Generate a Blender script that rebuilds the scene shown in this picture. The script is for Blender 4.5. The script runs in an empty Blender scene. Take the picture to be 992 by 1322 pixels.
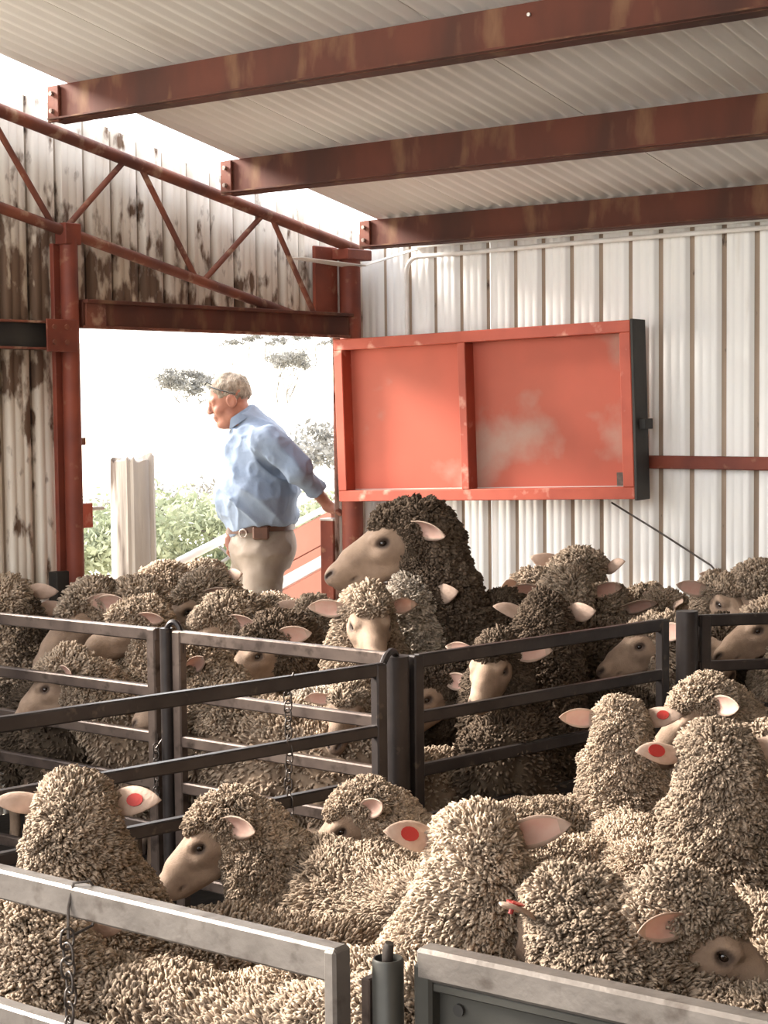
import bpy, bmesh, math, random
import numpy as np
from mathutils import Vector, Matrix
random.seed(7); np.random.seed(7)
SC = bpy.context.scene
COL = SC.collection
PI = math.pi

# ------------------------------------------------------------------ camera
cam_data = bpy.data.cameras.new('camera')
cam = bpy.data.objects.new('camera', cam_data); COL.objects.link(cam)
cam_data.sensor_fit = 'HORIZONTAL'; cam_data.sensor_width = 36.0
cam_data.lens = 2233.63 / 992 * 36.0
cam_data.clip_start = 0.05; cam_data.clip_end = 3000
_r = Vector((0.79472672, 0.60687914, -0.01035189))
_f = Vector((-0.60619331, 0.79273661, -0.06401831))
_u = Vector((-0.03064505, 0.05715231, 0.99789503))
M_ = Matrix((( _r.x, _u.x, -_f.x, 0), (_r.y, _u.y, -_f.y, 0), (_r.z, _u.z, -_f.z, 1.62), (0, 0, 0, 1)))
cam.matrix_world = M_
SC.camera = cam

# ------------------------------------------------------------------ light
W = bpy.data.worlds.new('sky'); SC.world = W; W.use_nodes = True
nt = W.node_tree; nt.nodes.clear()
wo = nt.nodes.new('ShaderNodeOutputWorld'); bg = nt.nodes.new('ShaderNodeBackground')
tc = nt.nodes.new('ShaderNodeTexCoord'); sx = nt.nodes.new('ShaderNodeSeparateXYZ'); cr = nt.nodes.new('ShaderNodeValToRGB')
nt.links.new(tc.outputs['Generated'], sx.inputs[0]); nt.links.new(sx.outputs['Z'], cr.inputs[0])
cr.color_ramp.elements[0].position = 0.0; cr.color_ramp.elements[0].color = (1.0, 0.985, 0.965, 1)
cr.color_ramp.elements[1].position = 0.9; cr.color_ramp.elements[1].color = (0.86, 0.92, 1.0, 1)
nt.links.new(cr.outputs[0], bg.inputs[0]); bg.inputs[1].default_value = 3.6
nt.links.new(bg.outputs[0], wo.inputs[0])
sun_d = bpy.data.lights.new('sun', 'SUN'); sun = bpy.data.objects.new('sun', sun_d); COL.objects.link(sun)
sun_d.energy = 13.5; sun_d.angle = math.radians(20); sun_d.color = (1.0, 0.93, 0.84)
SUN_AZ, SUN_EL = math.radians(200), math.radians(30)   # where the sun stands
sd = Vector((math.cos(SUN_AZ)*math.cos(SUN_EL), math.sin(SUN_AZ)*math.cos(SUN_EL), math.sin(SUN_EL)))
sun.rotation_euler = (-sd).to_track_quat('-Z', 'Y').to_euler()
SC.view_settings.view_transform = 'Standard'; SC.view_settings.look = 'None'
SC.view_settings.gamma = 1.0; SC.view_settings.use_curve_mapping = False
SC.view_settings.exposure = 0.6
SC.cycles.max_bounces = 7; SC.cycles.diffuse_bounces = 5; SC.cycles.sample_clamp_indirect = 8

# ------------------------------------------------------------------ materials
def lin(c):
    return tuple(((x/255)/12.92 if x/255 <= 0.04045 else ((x/255+0.055)/1.055)**2.4) for x in c)
def mat(name, c1, c2=None, scale=5.0, rough=0.7, metal=0.0, bump=0.0, bscale=None, lo=0.35, hi=0.65,
        c3=None, s3=2.0, lo3=0.55, hi3=0.7, stretch=(1, 1, 1), trans=0.0, detail=6.0, dist=0.0, spec=0.3, coords='Object'):
    m = bpy.data.materials.new(name); m.use_nodes = True
    n = m.node_tree; n.nodes.clear(); L = n.links
    out = n.nodes.new('ShaderNodeOutputMaterial'); b = n.nodes.new('ShaderNodeBsdfPrincipled')
    b.inputs['Roughness'].default_value = rough; b.inputs['Metallic'].default_value = metal
    b.inputs['Specular IOR Level'].default_value = spec
    t = n.nodes.new('ShaderNodeTexCoord'); mp = n.nodes.new('ShaderNodeMapping'); mp.inputs['Scale'].default_value = stretch
    L.new(t.outputs[coords], mp.inputs[0])
    col = None
    def noise(sc, l, h):
        q = n.nodes.new('ShaderNodeTexNoise'); q.inputs['Scale'].default_value = sc; q.inputs['Detail'].default_value = detail
        q.inputs['Distortion'].default_value = dist
        L.new(mp.outputs[0], q.inputs['Vector'])
        r = n.nodes.new('ShaderNodeMapRange'); r.inputs['From Min'].default_value = l; r.inputs['From Max'].default_value = h
        L.new(q.outputs['Fac'], r.inputs['Value']); return q, r
    if c2 is None: b.inputs['Base Color'].default_value = (*c1, 1)
    else:
        q, r = noise(scale, lo, hi)
        mx = n.nodes.new('ShaderNodeMix'); mx.data_type = 'RGBA'
        mx.inputs[6].default_value = (*c1, 1); mx.inputs[7].default_value = (*c2, 1)
        L.new(r.outputs[0], mx.inputs[0]); col = mx.outputs[2]
        if c3 is not None:
            q3, r3 = noise(s3, lo3, hi3); q3.inputs['Detail'].default_value = 9
            m3 = n.nodes.new('ShaderNodeMix'); m3.data_type = 'RGBA'; m3.inputs[7].default_value = (*c3, 1)
            L.new(col, m3.inputs[6]); L.new(r3.outputs[0], m3.inputs[0]); col = m3.outputs[2]
        L.new(col, b.inputs['Base Color'])
    if bump:
        qb = n.nodes.new('ShaderNodeTexNoise'); qb.inputs['Scale'].default_value = bscale or scale*4; qb.inputs['Detail'].default_value = 5
        L.new(mp.outputs[0], qb.inputs['Vector'])
        bp = n.nodes.new('ShaderNodeBump'); bp.inputs['Strength'].default_value = bump; bp.inputs['Distance'].default_value = 0.01
        L.new(qb.outputs['Fac'], bp.inputs['Height']); L.new(bp.outputs[0], b.inputs['Normal'])
    if trans:
        tr = n.nodes.new('ShaderNodeBsdfTranslucent'); ms = n.nodes.new('ShaderNodeMixShader'); ms.inputs[0].default_value = trans
        if col: L.new(col, tr.inputs[0])
        else: tr.inputs[0].default_value = (*c1, 1)
        L.new(b.outputs[0], ms.inputs[1]); L.new(tr.outputs[0], ms.inputs[2]); L.new(ms.outputs[0], out.inputs[0])
    else: L.new(b.outputs[0], out.inputs[0])
    return m

M = {}
M['purlin'] = mat('rusty_red_oxide_beam', (.115,.032,.018), (.055,.020,.013), scale=3, rough=.75, c3=(.17,.085,.045), s3=9, lo3=.54, hi3=.72, stretch=(1,1,.35), bump=.15)
M['truss'] = mat('dusty_red_oxide_tube', (.20,.062,.034), (.10,.034,.024), scale=5, rough=.7, c3=(.33,.20,.13), s3=14, lo3=.56, hi3=.72, bump=.2)
M['column'] = mat('red_oxide_column', (.22,.050,.026), (.12,.028,.018), scale=4, rough=.6, c3=(.26,.12,.07), s3=18, lo3=.62, hi3=.75, bump=.1)
M['bolt'] = mat('dull_zinc_bolt', (.42,.36,.32), (.2,.14,.11), scale=60, rough=.5, metal=.5)
M['roof'] = mat('galvanised_roof_underside', (.88,.84,.80), (.82,.77,.71), scale=1.2, rough=.55, c3=(.55,.48,.41), s3=3, lo3=.58, hi3=.85, stretch=(1,.25,1))
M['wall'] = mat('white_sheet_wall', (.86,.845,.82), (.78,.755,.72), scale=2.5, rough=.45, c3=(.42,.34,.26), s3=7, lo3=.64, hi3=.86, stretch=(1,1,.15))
M['wall_rib'] = mat('dark_rib_recess', (.36,.27,.20), (.25,.18,.13), scale=6, rough=.8, c3=(.06,.04,.03), s3=30, lo3=.66, hi3=.74, stretch=(1,1,.3))  # recess floors coloured darker than the sheet pans
M['old_wall'] = mat('stained_old_sheet_wall', (.56,.46,.36), (.42,.32,.23), scale=3, rough=.7, c3=(.07,.045,.035), s3=9, lo3=.54, hi3=.66, stretch=(1,1,.4), dist=.6)
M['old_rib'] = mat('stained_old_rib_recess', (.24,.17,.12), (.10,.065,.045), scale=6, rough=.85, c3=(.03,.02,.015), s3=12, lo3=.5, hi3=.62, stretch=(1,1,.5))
M['door'] = mat('sun_faded_red_paint', (.42,.088,.052), (.33,.075,.043), scale=2.2, rough=.55, c3=(.34,.20,.155), s3=2.3, lo3=.56, hi3=.70, bump=.04)
M['door_frame'] = mat('red_paint_door_frame', (.40,.08,.045), (.30,.055,.032), scale=5, rough=.5, c3=(.62,.33,.25), s3=12, lo3=.6, hi3=.8, bump=.08)
M['door_dark'] = mat('black_painted_edge', (.02,.018,.016), (.035,.03,.025), scale=8, rough=.6)
M['plate_dark'] = mat('bare_grey_patch', (.12,.09,.07), (.07,.05,.04), scale=40, rough=.6)
M['rail'] = mat('worn_galvanised_rail', (.125,.092,.075), (.07,.05,.042), scale=8, rough=.42, metal=.45, c3=(.04,.028,.022), s3=22, lo3=.55, hi3=.7, bump=.1)
M['rail_dark'] = mat('dark_shaded_rail', (.045,.036,.033), (.025,.02,.019), scale=9, rough=.38, metal=.35, c3=(.12,.09,.07), s3=26, lo3=.64, hi3=.8, bump=.1)  # near-black colour carries the shade on rail faces turned from the light
M['rail_near'] = mat('grey_galvanised_near_rail', (.20,.175,.155), (.15,.13,.115), scale=14, rough=.4, metal=.45, c3=(.10,.082,.07), s3=30, lo3=.55, hi3=.72, bump=.12)
M['panel'] = mat('dark_green_grey_sheet', (.055,.052,.045), (.035,.033,.028), scale=5, rough=.45, metal=.3, c3=(.17,.13,.10), s3=9, lo3=.58, hi3=.72, bump=.15)
M['chain'] = mat('dark_steel_chain', (.10,.085,.075), (.05,.04,.035), scale=60, rough=.4, metal=.7)
M['pipe'] = mat('white_conduit', (.78,.74,.70), (.66,.61,.56), scale=9, rough=.5)
M['floor'] = mat('dark_trodden_floor', (.030,.022,.016), (.016,.012,.009), scale=6, rough=.95, bump=.5)
M['post_wood'] = mat('weathered_grey_post', (.27,.235,.205), (.18,.15,.13), scale=9, rough=.9, c3=(.07,.05,.04), s3=12, lo3=.56, hi3=.66, stretch=(1,1,.12), bump=.5)
M['ground'] = mat('dry_pale_paddock', (.60,.55,.44), (.50,.46,.36), scale=.08, rough=1)
M['ramp_red'] = mat('faded_red_ramp_panel', (.30,.11,.07), (.25,.09,.055), scale=4, rough=.7)
M['ramp_white'] = mat('pale_ramp_rail', (.55,.50,.46), (.45,.40,.36), scale=6, rough=.6)
M['bark'] = mat('pale_gum_bark', (.16,.145,.13), (.11,.10,.09), scale=8, rough=.9)
M['leaf_grey'] = mat('grey_gum_leaves', (.13,.125,.115), (.18,.17,.155), scale=.5, rough=.8, trans=.2)
M['leaf_green'] = mat('green_bush_leaves', (.17,.19,.11), (.27,.28,.19), scale=1.5, rough=.8, trans=.3)

def gable_mat(name, clean, tan, dirt):
    """sheet whose grime thickens from clean near the roof to stained above the lintel"""
    m = bpy.data.materials.new(name); m.use_nodes = True; n = m.node_tree; n.nodes.clear(); L = n.links
    out = n.nodes.new('ShaderNodeOutputMaterial'); b = n.nodes.new('ShaderNodeBsdfPrincipled'); b.inputs['Roughness'].default_value = .65; b.inputs['Specular IOR Level'].default_value = .25
    t = n.nodes.new('ShaderNodeTexCoord'); sp = n.nodes.new('ShaderNodeSeparateXYZ'); L.new(t.outputs['Object'], sp.inputs[0])
    # height under the bottom chord line (object origin stands on the floor)
    ma = n.nodes.new('ShaderNodeMath'); ma.operation = 'MULTIPLY_ADD'; L.new(sp.outputs['Y'], ma.inputs[0]); ma.inputs[1].default_value = .19; L.new(sp.outputs['Z'], ma.inputs[2])
    hr = n.nodes.new('ShaderNodeMapRange'); hr.inputs['From Min'].default_value = 3.52; hr.inputs['From Max'].default_value = 3.02; L.new(ma.outputs[0], hr.inputs['Value'])
    def nz(scale, st, det):
        mp = n.nodes.new('ShaderNodeMapping'); mp.inputs['Scale'].default_value = st; L.new(t.outputs['Object'], mp.inputs[0])
        q = n.nodes.new('ShaderNodeTexNoise'); q.inputs['Scale'].default_value = scale; q.inputs['Detail'].default_value = det; L.new(mp.outputs[0], q.inputs['Vector']); return q.outputs['Fac']
    def rng(src, a, b_):
        r = n.nodes.new('ShaderNodeMapRange'); r.inputs['From Min'].default_value = a; r.inputs['From Max'].default_value = b_; L.new(src, r.inputs['Value']); return r.outputs[0]
    def add(a, b_, k):
        q = n.nodes.new('ShaderNodeMath'); q.operation = 'MULTIPLY_ADD'; L.new(a, q.inputs[0]); q.inputs[1].default_value = k; L.new(b_, q.inputs[2]); return q.outputs[0]
    def mix(f, a, b_):
        x_ = n.nodes.new('ShaderNodeMix'); x_.data_type = 'RGBA'; L.new(f, x_.inputs[0])
        for s_, i_ in ((a, 6), (b_, 7)):
            if isinstance(s_, tuple): x_.inputs[i_].default_value = (*s_, 1)
            else: L.new(s_, x_.inputs[i_])
        return x_.outputs[2]
    lo_ = n.nodes.new('ShaderNodeMapRange'); lo_.inputs['From Min'].default_value = 1.35; lo_.inputs['From Max'].default_value = 1.95; lo_.inputs['To Min'].default_value = .12; L.new(sp.outputs['Z'], lo_.inputs['Value'])
    hm = n.nodes.new('ShaderNodeMath'); hm.operation = 'MULTIPLY'; L.new(hr.outputs[0], hm.inputs[0]); L.new(lo_.outputs[0], hm.inputs[1]); hr = hm
    n1 = nz(5, (1,1,.35), 6); n2 = nz(15, (1,1,.45), 10)
    c = mix(rng(add(hr.outputs[0], n1, .55), .45, 1.05), clean, tan)
    c = mix(rng(add(hr.outputs[0], n2, .22), .60, .70), c, dirt)
    L.new(c, b.inputs['Base Color']); L.new(b.outputs[0], out.inputs[0]); return m
# ------------------------------------------------------------------ mesh helpers
def empty(name, loc=(0,0,0), rz=0.0, parent=None):
    o = bpy.data.objects.new(name, None); COL.objects.link(o); o.location = loc; o.rotation_euler = (0,0,rz)
    o.empty_display_size = .1
    if parent: o.parent = parent
    return o
def tag(o, label=None, cat=None, group=None, kind=None):
    if label: o['label'] = label
    if cat: o['category'] = cat
    if group: o['group'] = group
    if kind: o['kind'] = kind
    return o
def np_mesh(name, V, F, m=None, smooth=True, parent=None, attrs=None, mats=None, midx=None):
    """F: list of index arrays (n,k) with k = 3 or 4."""
    V = np.asarray(V, np.float32)
    if isinstance(F, np.ndarray): F = [F]
    F = [np.asarray(f, np.int32) for f in F if len(f)]
    me = bpy.data.meshes.new(name)
    me.vertices.add(len(V)); me.vertices.foreach_set('co', V.ravel())
    loops = np.concatenate([f.ravel() for f in F]); tot = np.concatenate([np.full(len(f), f.shape[1], np.int32) for f in F])
    st = np.concatenate([[0], np.cumsum(tot)[:-1]]).astype(np.int32)
    me.loops.add(len(loops)); me.loops.foreach_set('vertex_index', loops.astype(np.int32))
    me.polygons.add(len(tot)); me.polygons.foreach_set('loop_start', st); me.polygons.foreach_set('loop_total', tot)
    if smooth: me.polygons.foreach_set('use_smooth', np.ones(len(tot), bool))
    if midx is not None: me.polygons.foreach_set('material_index', np.asarray(midx, np.int32))
    me.update(calc_edges=True); me.validate()
    if attrs:
        for k, a in attrs.items():
            at = me.attributes.new(k, 'FLOAT', 'POINT'); at.data.foreach_set('value', np.asarray(a, np.float32))
    for mm in (mats or ([m] if m else [])): me.materials.append(mm)
    o = bpy.data.objects.new(name, me); COL.objects.link(o)
    if parent: o.parent = parent
    return o
class B:
    """collects simple solids, builds one mesh"""
    def __init__(s): s.v = []; s.f = []; s.mi = []
    def add(s, v, f, mi=0):
        k = len(s.v); s.v += [tuple(map(float, p)) for p in v]; s.f += [tuple(i+k for i in q) for q in f]; s.mi += [mi]*len(f); return s
    def box(s, a, b, bev=0.0, R=None, o=(0,0,0), mi=0):
        """axis box a..b, optionally rotated by R (3x3) and moved by o"""
        (x0,y0,z0),(x1,y1,z1) = a, b
        if bev <= 0:
            v = [(x0,y0,z0),(x1,y0,z0),(x1,y1,z0),(x0,y1,z0),(x0,y0,z1),(x1,y0,z1),(x1,y1,z1),(x0,y1,z1)]
            f = [(0,3,2,1),(4,5,6,7),(0,1,5,4),(1,2,6,5),(2,3,7,6),(3,0,4,7)]
        else:
            c = bev; v = []; idx = {}
            for X, sx_ in ((x0,1),(x1,-1)):
                for Y, sy_ in ((y0,1),(y1,-1)):
                    for Z, sz_ in ((z0,1),(z1,-1)):
                        k = (X==x1, Y==y1, Z==z1)
                        idx[k] = len(v); v += [(X, Y+sy_*c, Z+sz_*c), (X+sx_*c, Y, Z+sz_*c), (X+sx_*c, Y+sy_*c, Z)]
            f = []
            def q(ks, ax): return tuple(idx[k]+ax for k in ks)
            T, Fa = True, False
            f.append(q([(Fa,Fa,Fa),(Fa,Fa,T),(Fa,T,T),(Fa,T,Fa)],0)); f.append(q([(T,Fa,Fa),(T,T,Fa),(T,T,T),(T,Fa,T)],0))
            f.append(q([(Fa,Fa,Fa),(T,Fa,Fa),(T,Fa,T),(Fa,Fa,T)],1)); f.append(q([(Fa,T,Fa),(Fa,T,T),(T,T,T),(T,T,Fa)],1))
            f.append(q([(Fa,Fa,Fa),(Fa,T,Fa),(T,T,Fa),(T,Fa,Fa)],2)); f.append(q([(Fa,Fa,T),(T,Fa,T),(T,T,T),(Fa,T,T)],2))
            for k, i in idx.items(): f.append((i,i+1,i+2))
            for ax in range(3):
                o1, o2 = [a_ for a_ in range(3) if a_ != ax]
                for u in (Fa,T):
                    for w in (Fa,T):
                        k0 = [0,0,0]; k1 = [0,0,0]; k0[ax]=Fa; k1[ax]=T; k0[o1]=k1[o1]=u; k0[o2]=k1[o2]=w
                        i0, i1 = idx[tuple(map(bool,k0))], idx[tuple(map(bool,k1))]
                        f.append((i0+o1, i0+o2, i1+o2, i1+o1))
        if R is not None: v = [tuple(np.asarray(R) @ np.array(p)) for p in v]
        v = [(p[0]+o[0], p[1]+o[1], p[2]+o[2]) for p in v]
        return s.add(v, f, mi)
    def bar(s, p, q, w, h, bev=0.0, up=(0,0,1), mi=0):
        """rectangular bar from p to q, w wide (sideways), h tall"""
        p = Vector(p); q = Vector(q); d = (q-p); L = d.length; d.normalize(); up = Vector(up)
        sd_ = d.cross(up).normalized(); u = sd_.cross(d).normalized()
        R = np.array([[d.x, sd_.x, u.x],[d.y, sd_.y, u.y],[d.z, sd_.z, u.z]])
        return s.box((0,-w/2,-h/2),(L,w/2,h/2), bev, R, tuple(p), mi)
    def tube(s, pts, r, n=12, caps=True, mi=0):
        pts = [Vector(p) for p in pts]; rs = r if isinstance(r, (list, tuple)) else [r]*len(pts)
        k = len(s.v); ref = None
        for i, p in enumerate(pts):
            t = (pts[min(i+1,len(pts)-1)] - pts[max(i-1,0)]).normalized()
            if ref is None: ref = t.orthogonal().normalized()
            ref = (ref - t*ref.dot(t)).normalized(); bi = t.cross(ref)
            for j in range(n):
                a = 2*PI*j/n; c = p + (ref*math.cos(a) + bi*math.sin(a))*rs[i]; s.v.append(tuple(c))
        for i in range(len(pts)-1):
            for j in range(n):
                a = k+i*n+j; b = k+i*n+(j+1)%n; s.f.append((a,b,b+n,a+n)); s.mi.append(mi)
        if caps:
            s.f.append(tuple(k+j for j in range(n))[::-1]); s.mi.append(mi)
            e = k+(len(pts)-1)*n; s.f.append(tuple(e+j for j in range(n))); s.mi.append(mi)
        return s
    def build(s, name, m=None, parent=None, smooth=False, mats=None):
        me = bpy.data.meshes.new(name); me.from_pydata(s.v, [], s.f)
        for mm in (mats or [m]): me.materials.append(mm)
        if mats: me.polygons.foreach_set('material_index', s.mi)
        bm = bmesh.new(); bm.from_mesh(me); bmesh.ops.recalc_face_normals(bm, faces=bm.faces); bm.to_mesh(me); bm.free()
        if smooth:
            me.polygons.foreach_set('use_smooth', [True]*len(me.polygons)); me.set_sharp_from_angle(angle=math.radians(42))
        o = bpy.data.objects.new(name, me); COL.objects.link(o)
        if parent: o.parent = parent
        return o
def share(name, me, parent, loc=(0,0,0), rot=(0,0,0), scale=(1,1,1)):
    o = bpy.data.objects.new(name, me); COL.objects.link(o); o.parent = parent
    o.location = loc; o.rotation_euler = rot; o.scale = scale; return o
def sheet(name, prof, p0, du, dn, dl, L, mats, parent, seg=1, top=None):
    """profiled sheet: prof = [(u, depth, material)], swept along dl for L"""
    p0 = np.array(p0, float); du = np.array(du, float); dn = np.array(dn, float); dl = np.array(dl, float)
    V = []; n = len(prof)
    for j in range(seg+1):
        for (u, d, m_) in prof:
            if j == seg and top is not None: V.append(p0 + du*u + dn*d + dl*top(p0[1]+u)); continue
            V.append(p0 + du*u + dn*d + dl*(L[0] + (L[1]-L[0])*j/seg))
    F = []; mi = []
    for j in range(seg):
        for i in range(n-1):
            F.append((j*n+i, j*n+i+1, (j+1)*n+i+1, (j+1)*n+i)); mi.append(prof[i][2])
    return np_mesh(name, V, np.array(F), smooth=False, parent=parent, mats=mats, midx=mi)

# ------------------------------------------------------------------ setting: floor, walls, roof
XW, YW = -5.32, 6.80
XR, YB = 4.6, -5.0
def zroof(y): return 2.87 - .190*(y-4.6)
fl = B().box((XW, YB, -.12), (XR, YW+.03, 0)).build('floor', M['floor']); tag(fl, kind='structure')

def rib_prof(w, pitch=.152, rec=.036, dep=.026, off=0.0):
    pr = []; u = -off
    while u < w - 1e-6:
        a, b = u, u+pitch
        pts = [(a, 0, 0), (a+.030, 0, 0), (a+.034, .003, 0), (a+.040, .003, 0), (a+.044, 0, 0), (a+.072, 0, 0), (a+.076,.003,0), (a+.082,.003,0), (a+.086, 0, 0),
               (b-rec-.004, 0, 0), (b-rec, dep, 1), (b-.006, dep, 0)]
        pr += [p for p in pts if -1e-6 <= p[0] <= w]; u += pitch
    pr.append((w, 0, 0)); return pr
back = tag(empty('wall_back', (XW, YW, 0)), kind='structure')
x = XW; k = 0
while x < XR:
    w = min(.76, XR-x)
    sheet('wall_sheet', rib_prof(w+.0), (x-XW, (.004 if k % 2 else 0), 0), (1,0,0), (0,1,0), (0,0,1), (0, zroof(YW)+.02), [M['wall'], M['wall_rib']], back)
    x += .76; k += 1
# left wall: sheets run down beside the doorway and above its lintel; further toward the yards the side is open
left = tag(empty('wall_left', (XW, 0, 0)), kind='structure')
y = 4.83 - .76*1
YOPEN = y
M['gable'] = gable_mat('stained_white_gable_sheet', (.74,.68,.61), (.45,.36,.27), (.125,.075,.048))
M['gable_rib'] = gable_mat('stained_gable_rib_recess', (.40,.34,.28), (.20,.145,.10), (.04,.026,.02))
def lsheet(y0, w, z0, z1, k):
    return sheet('wall_sheet', rib_prof(w), (.004*(k % 2), y0, 0), (0,1,0), (-1,0,0), (0,0,1), (z0, z1), [M['gable'], M['gable_rib']], left, top=lambda yy: zroof(yy)-.012)
lsheet(4.83-.76, .772, 0, zroof(4.83)-.03, 0)
for k, y0 in enumerate((4.83, 5.59)): lsheet(y0, .772, 2.0, zroof(y0+.76)-.02 + .04, k+1)
lsheet(6.35, .47, 2.0, zroof(6.8)+.02, 3)
lsheet(6.56, .24, 0, 2.0, 4)
roof = tag(empty('ceiling', (0, 0, 0)), kind='structure')
RX = -5.11; ca = math.cos(math.atan(.19)); sa = math.sin(math.atan(.19))
rp = [(i*.072/6, .0130*math.cos(2*PI*i/6), 0) for i in range(8*6+3)]
YR0 = -2.2
x = RX; k = 0
while x < XR-.3:
    sheet('roof_sheet', rp, (x - (.0), YR0, zroof(YR0)+.010+.0022*(k % 2)), (1,0,0), (0,sa,ca), (0,ca,-sa), (0, (YW+.12-YR0)/ca), [M['roof']], roof)
    x += .576; k += 1
sw = B().box((XW-.03, -2.5, 0), (XW, 4.05, 1.5)).build('shade_wall_low', M['panel']); tag(sw, kind='structure')  # unseen low wall added to keep low sun off the left pen
# right and rear walls of the shed, unseen, their extent chosen to block light
wre = B().box((1.5, -3.05, 0), (XR+.05, -3.0, zroof(-3)+.1)).build('wall_rear', M['old_wall']); tag(wre, kind='structure')
wr = B().box((XR, YB, 0), (XR+.05, YW, zroof(YB))).build('wall_right', M['old_wall']); tag(wr, kind='structure')

# ------------------------------------------------------------------ purlins
def purlin(y, zb, label, x0=-5.14, x1=XR):
    t = tag(empty('roof_beam', (x0, y, zb)), label, 'beam', 'red steel beams under the roof')
    h = zroof(y) - zb - .012
    # C section, web toward the camera, tilted with the roof
    pr = [(0,0),(0,h),(.062,h-.012),(.062,h-.026),(.058,h-.026),(.058,h-.016),(.004,h-.005),(.004,.004),(.058,.004-.0),(.058,.016),(.062,.016),(.062,-.004),(0,0)]
    pr = [(a, b) for a, b in pr[:-1]]
    b_ = B(); n = len(pr)
    V = [(0, a, z) for a, z in pr] + [(x1-x0, a, z) for a, z in pr]
    b_.add(V, [(i, (i+1) % n, n+(i+1) % n, n+i) for i in range(n)])
    b_.build('beam_channel', M['purlin'], t)
    B().bar((0.0, -.012, .006), (x1-x0, -.012, .006), .030, .006).build('bottom_lip', M['purlin'], t)
    pl = B().box((-.012, -.016, -.006), (.050, -.002, h-.004), .002).build('end_plate', M['truss'], t)
    for dz in (.035, h-.035):
        B().tube([(.020, -.018, dz), (.020, -.030, dz)], .010, 6).build('bolt', M['bolt'], pl)
    return t
b1 = purlin(4.63, 2.716, 'rusty red steel roof beam nearest the camera, crossing the top of the photo')
purlin(5.61, 2.522, 'middle rusty red steel roof beam below the corrugated roof')
purlin(6.58, 2.352, 'lowest red steel beam, running along the top of the white back wall')
bt = B(); bt.tube([(0,0,0),(0,-.006,0)], .006, 8)
hole = bt.build('bolt', M['pipe']); hole.parent = b1; hole.location = (2.19, -.002, .098); hole['label'] = 'pale bolt head'

# ------------------------------------------------------------------ truss in the gable
XT = -5.225
tr = tag(empty('roof_truss', (XT, 6.6, 1.95)), 'red steel tube truss sloping down across the gable above the doorway', 'truss')
def T_(y, z): return (0, y-6.6, z-1.95)
def topz(y): return 2.741 - .1783*(y-4.457)
def botz(y): return 2.372 - .2043*(y-4.446)
B().tube([T_(3.0, topz(3.0)), T_(6.66, topz(6.66))], .026, 14).build('top_chord', M['truss'], tr, True)
B().tube([T_(3.0, botz(3.0)), T_(6.54, botz(6.54))], .022, 14).build('bottom_chord', M['truss'], tr, True)
for ya, yb in ((4.36,4.70), (5.10,4.75), (5.18,5.51), (5.96,5.55), (6.01,6.34), (4.22,3.9)):
    B().tube([T_(ya, topz(ya)), T_(yb, botz(yb))], .0125, 10).build('truss_web', M['truss'], tr, True)
bk = B().box((-.03,-.045,-.045),(.034,.04,.04),.003).build('bracket', M['column'], tr); bk.location = T_(4.775, 2.30)

# ------------------------------------------------------------------ columns, lintel, girts
c1 = tag(empty('steel_column', (-5.24, 6.60, 0)), 'round red steel column in the shed corner behind the red hatch door', 'column')
B().tube([(0,0,0),(0,0,2.34)], .052, 20).build('shaft', M['column'], c1, True)
B().box((-.055,-.22,2.02),(-.035,-.05,2.36),.004).build('gusset_plate', M['column'], c1)
B().box((-.06,-.09,2.30),(.06,.10,2.35),.004).build('cap_plate', M['column'], c1)
c2 = tag(empty('steel_column', (-5.225, 4.775, 0)), 'slim round red steel post on the left side of the doorway', 'column')
B().tube([(0,0,0),(0,0,2.28)], .036, 16).build('shaft', M['column'], c2, True)
B().box((-.05,-.058,0),(-.028,.0,2.26),.003).build('shade_strip', M['column'], c2)  # strip added to stand for the shaded left side of the round post
lt = B().box((.0,.016,1.12),(.03,.075,1.22),.003).build('latch_plate', M['door_frame'], c2)
B().tube([(.01,.06,1.195),(.01,.15,1.195)], .008, 8).build('latch_bolt', M['ramp_white'], lt)
B().box((-.01,.02,1.455),(.02,.055,1.485),.003).build('latch_bracket', M['truss'], c2)
B().box((-.052,-.10,.55),(-.0,-.02,.95),.003).build('base_cover', M['door_dark'], c2)
lb = tag(empty('door_lintel', (-5.22, 4.82, 1.925)), 'dark rusty steel lintel beam across the top of the open doorway', 'lintel')
B().box((-.03,0,0),(.02,1.72,.115),.003).build('lintel_channel', M['purlin'], lb)
B().box((.02,.0,.0),(.032,1.72,.012),.002).build('bottom_lip', M['truss'], lb)
B().box((.02,.0,.10),(.05,1.72,.115),.002).build('top_lip', M['purlin'], lb)
B().box((.021,.01,.005),(.030,.12,.11),.002).build('end_plate', M['truss'], lb)
gl = tag(empty('wall_girt', (-5.21, 3.9, 1.835)), 'dark channel girt bolted to the left doorway post', 'girt')
B().box((-.05,0,0),(.0,.80,.112),.003).build('channel', M['door_dark'], gl)
B().box((.0,0,.0),(.035,.80,.009),.001).build('bottom_lip', M['truss'], gl)
B().box((.0,0,.103),(.035,.80,.112),.001).build('top_lip', M['truss'], gl)
pl = B().box((.036,.70,-.008),(.044,.86,.120),.002).build('bolted_plate', M['column'], gl)
for dy in (.735,.80):
    for dz in (.03,.09): B().tube([(.044,dy,dz),(.052,dy,dz)], .011, 6).build('bolt', M['truss'], pl)
gr = tag(empty('wall_girt', (-4.2, 6.765, 1.34)), 'thin red steel girt running across the white back wall right of the hatch door', 'girt')
B().bar((-.9,0,0),(XR+4.2,0,0),.05,.056,.004).build('girt_bar', M['column'], gr)
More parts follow.
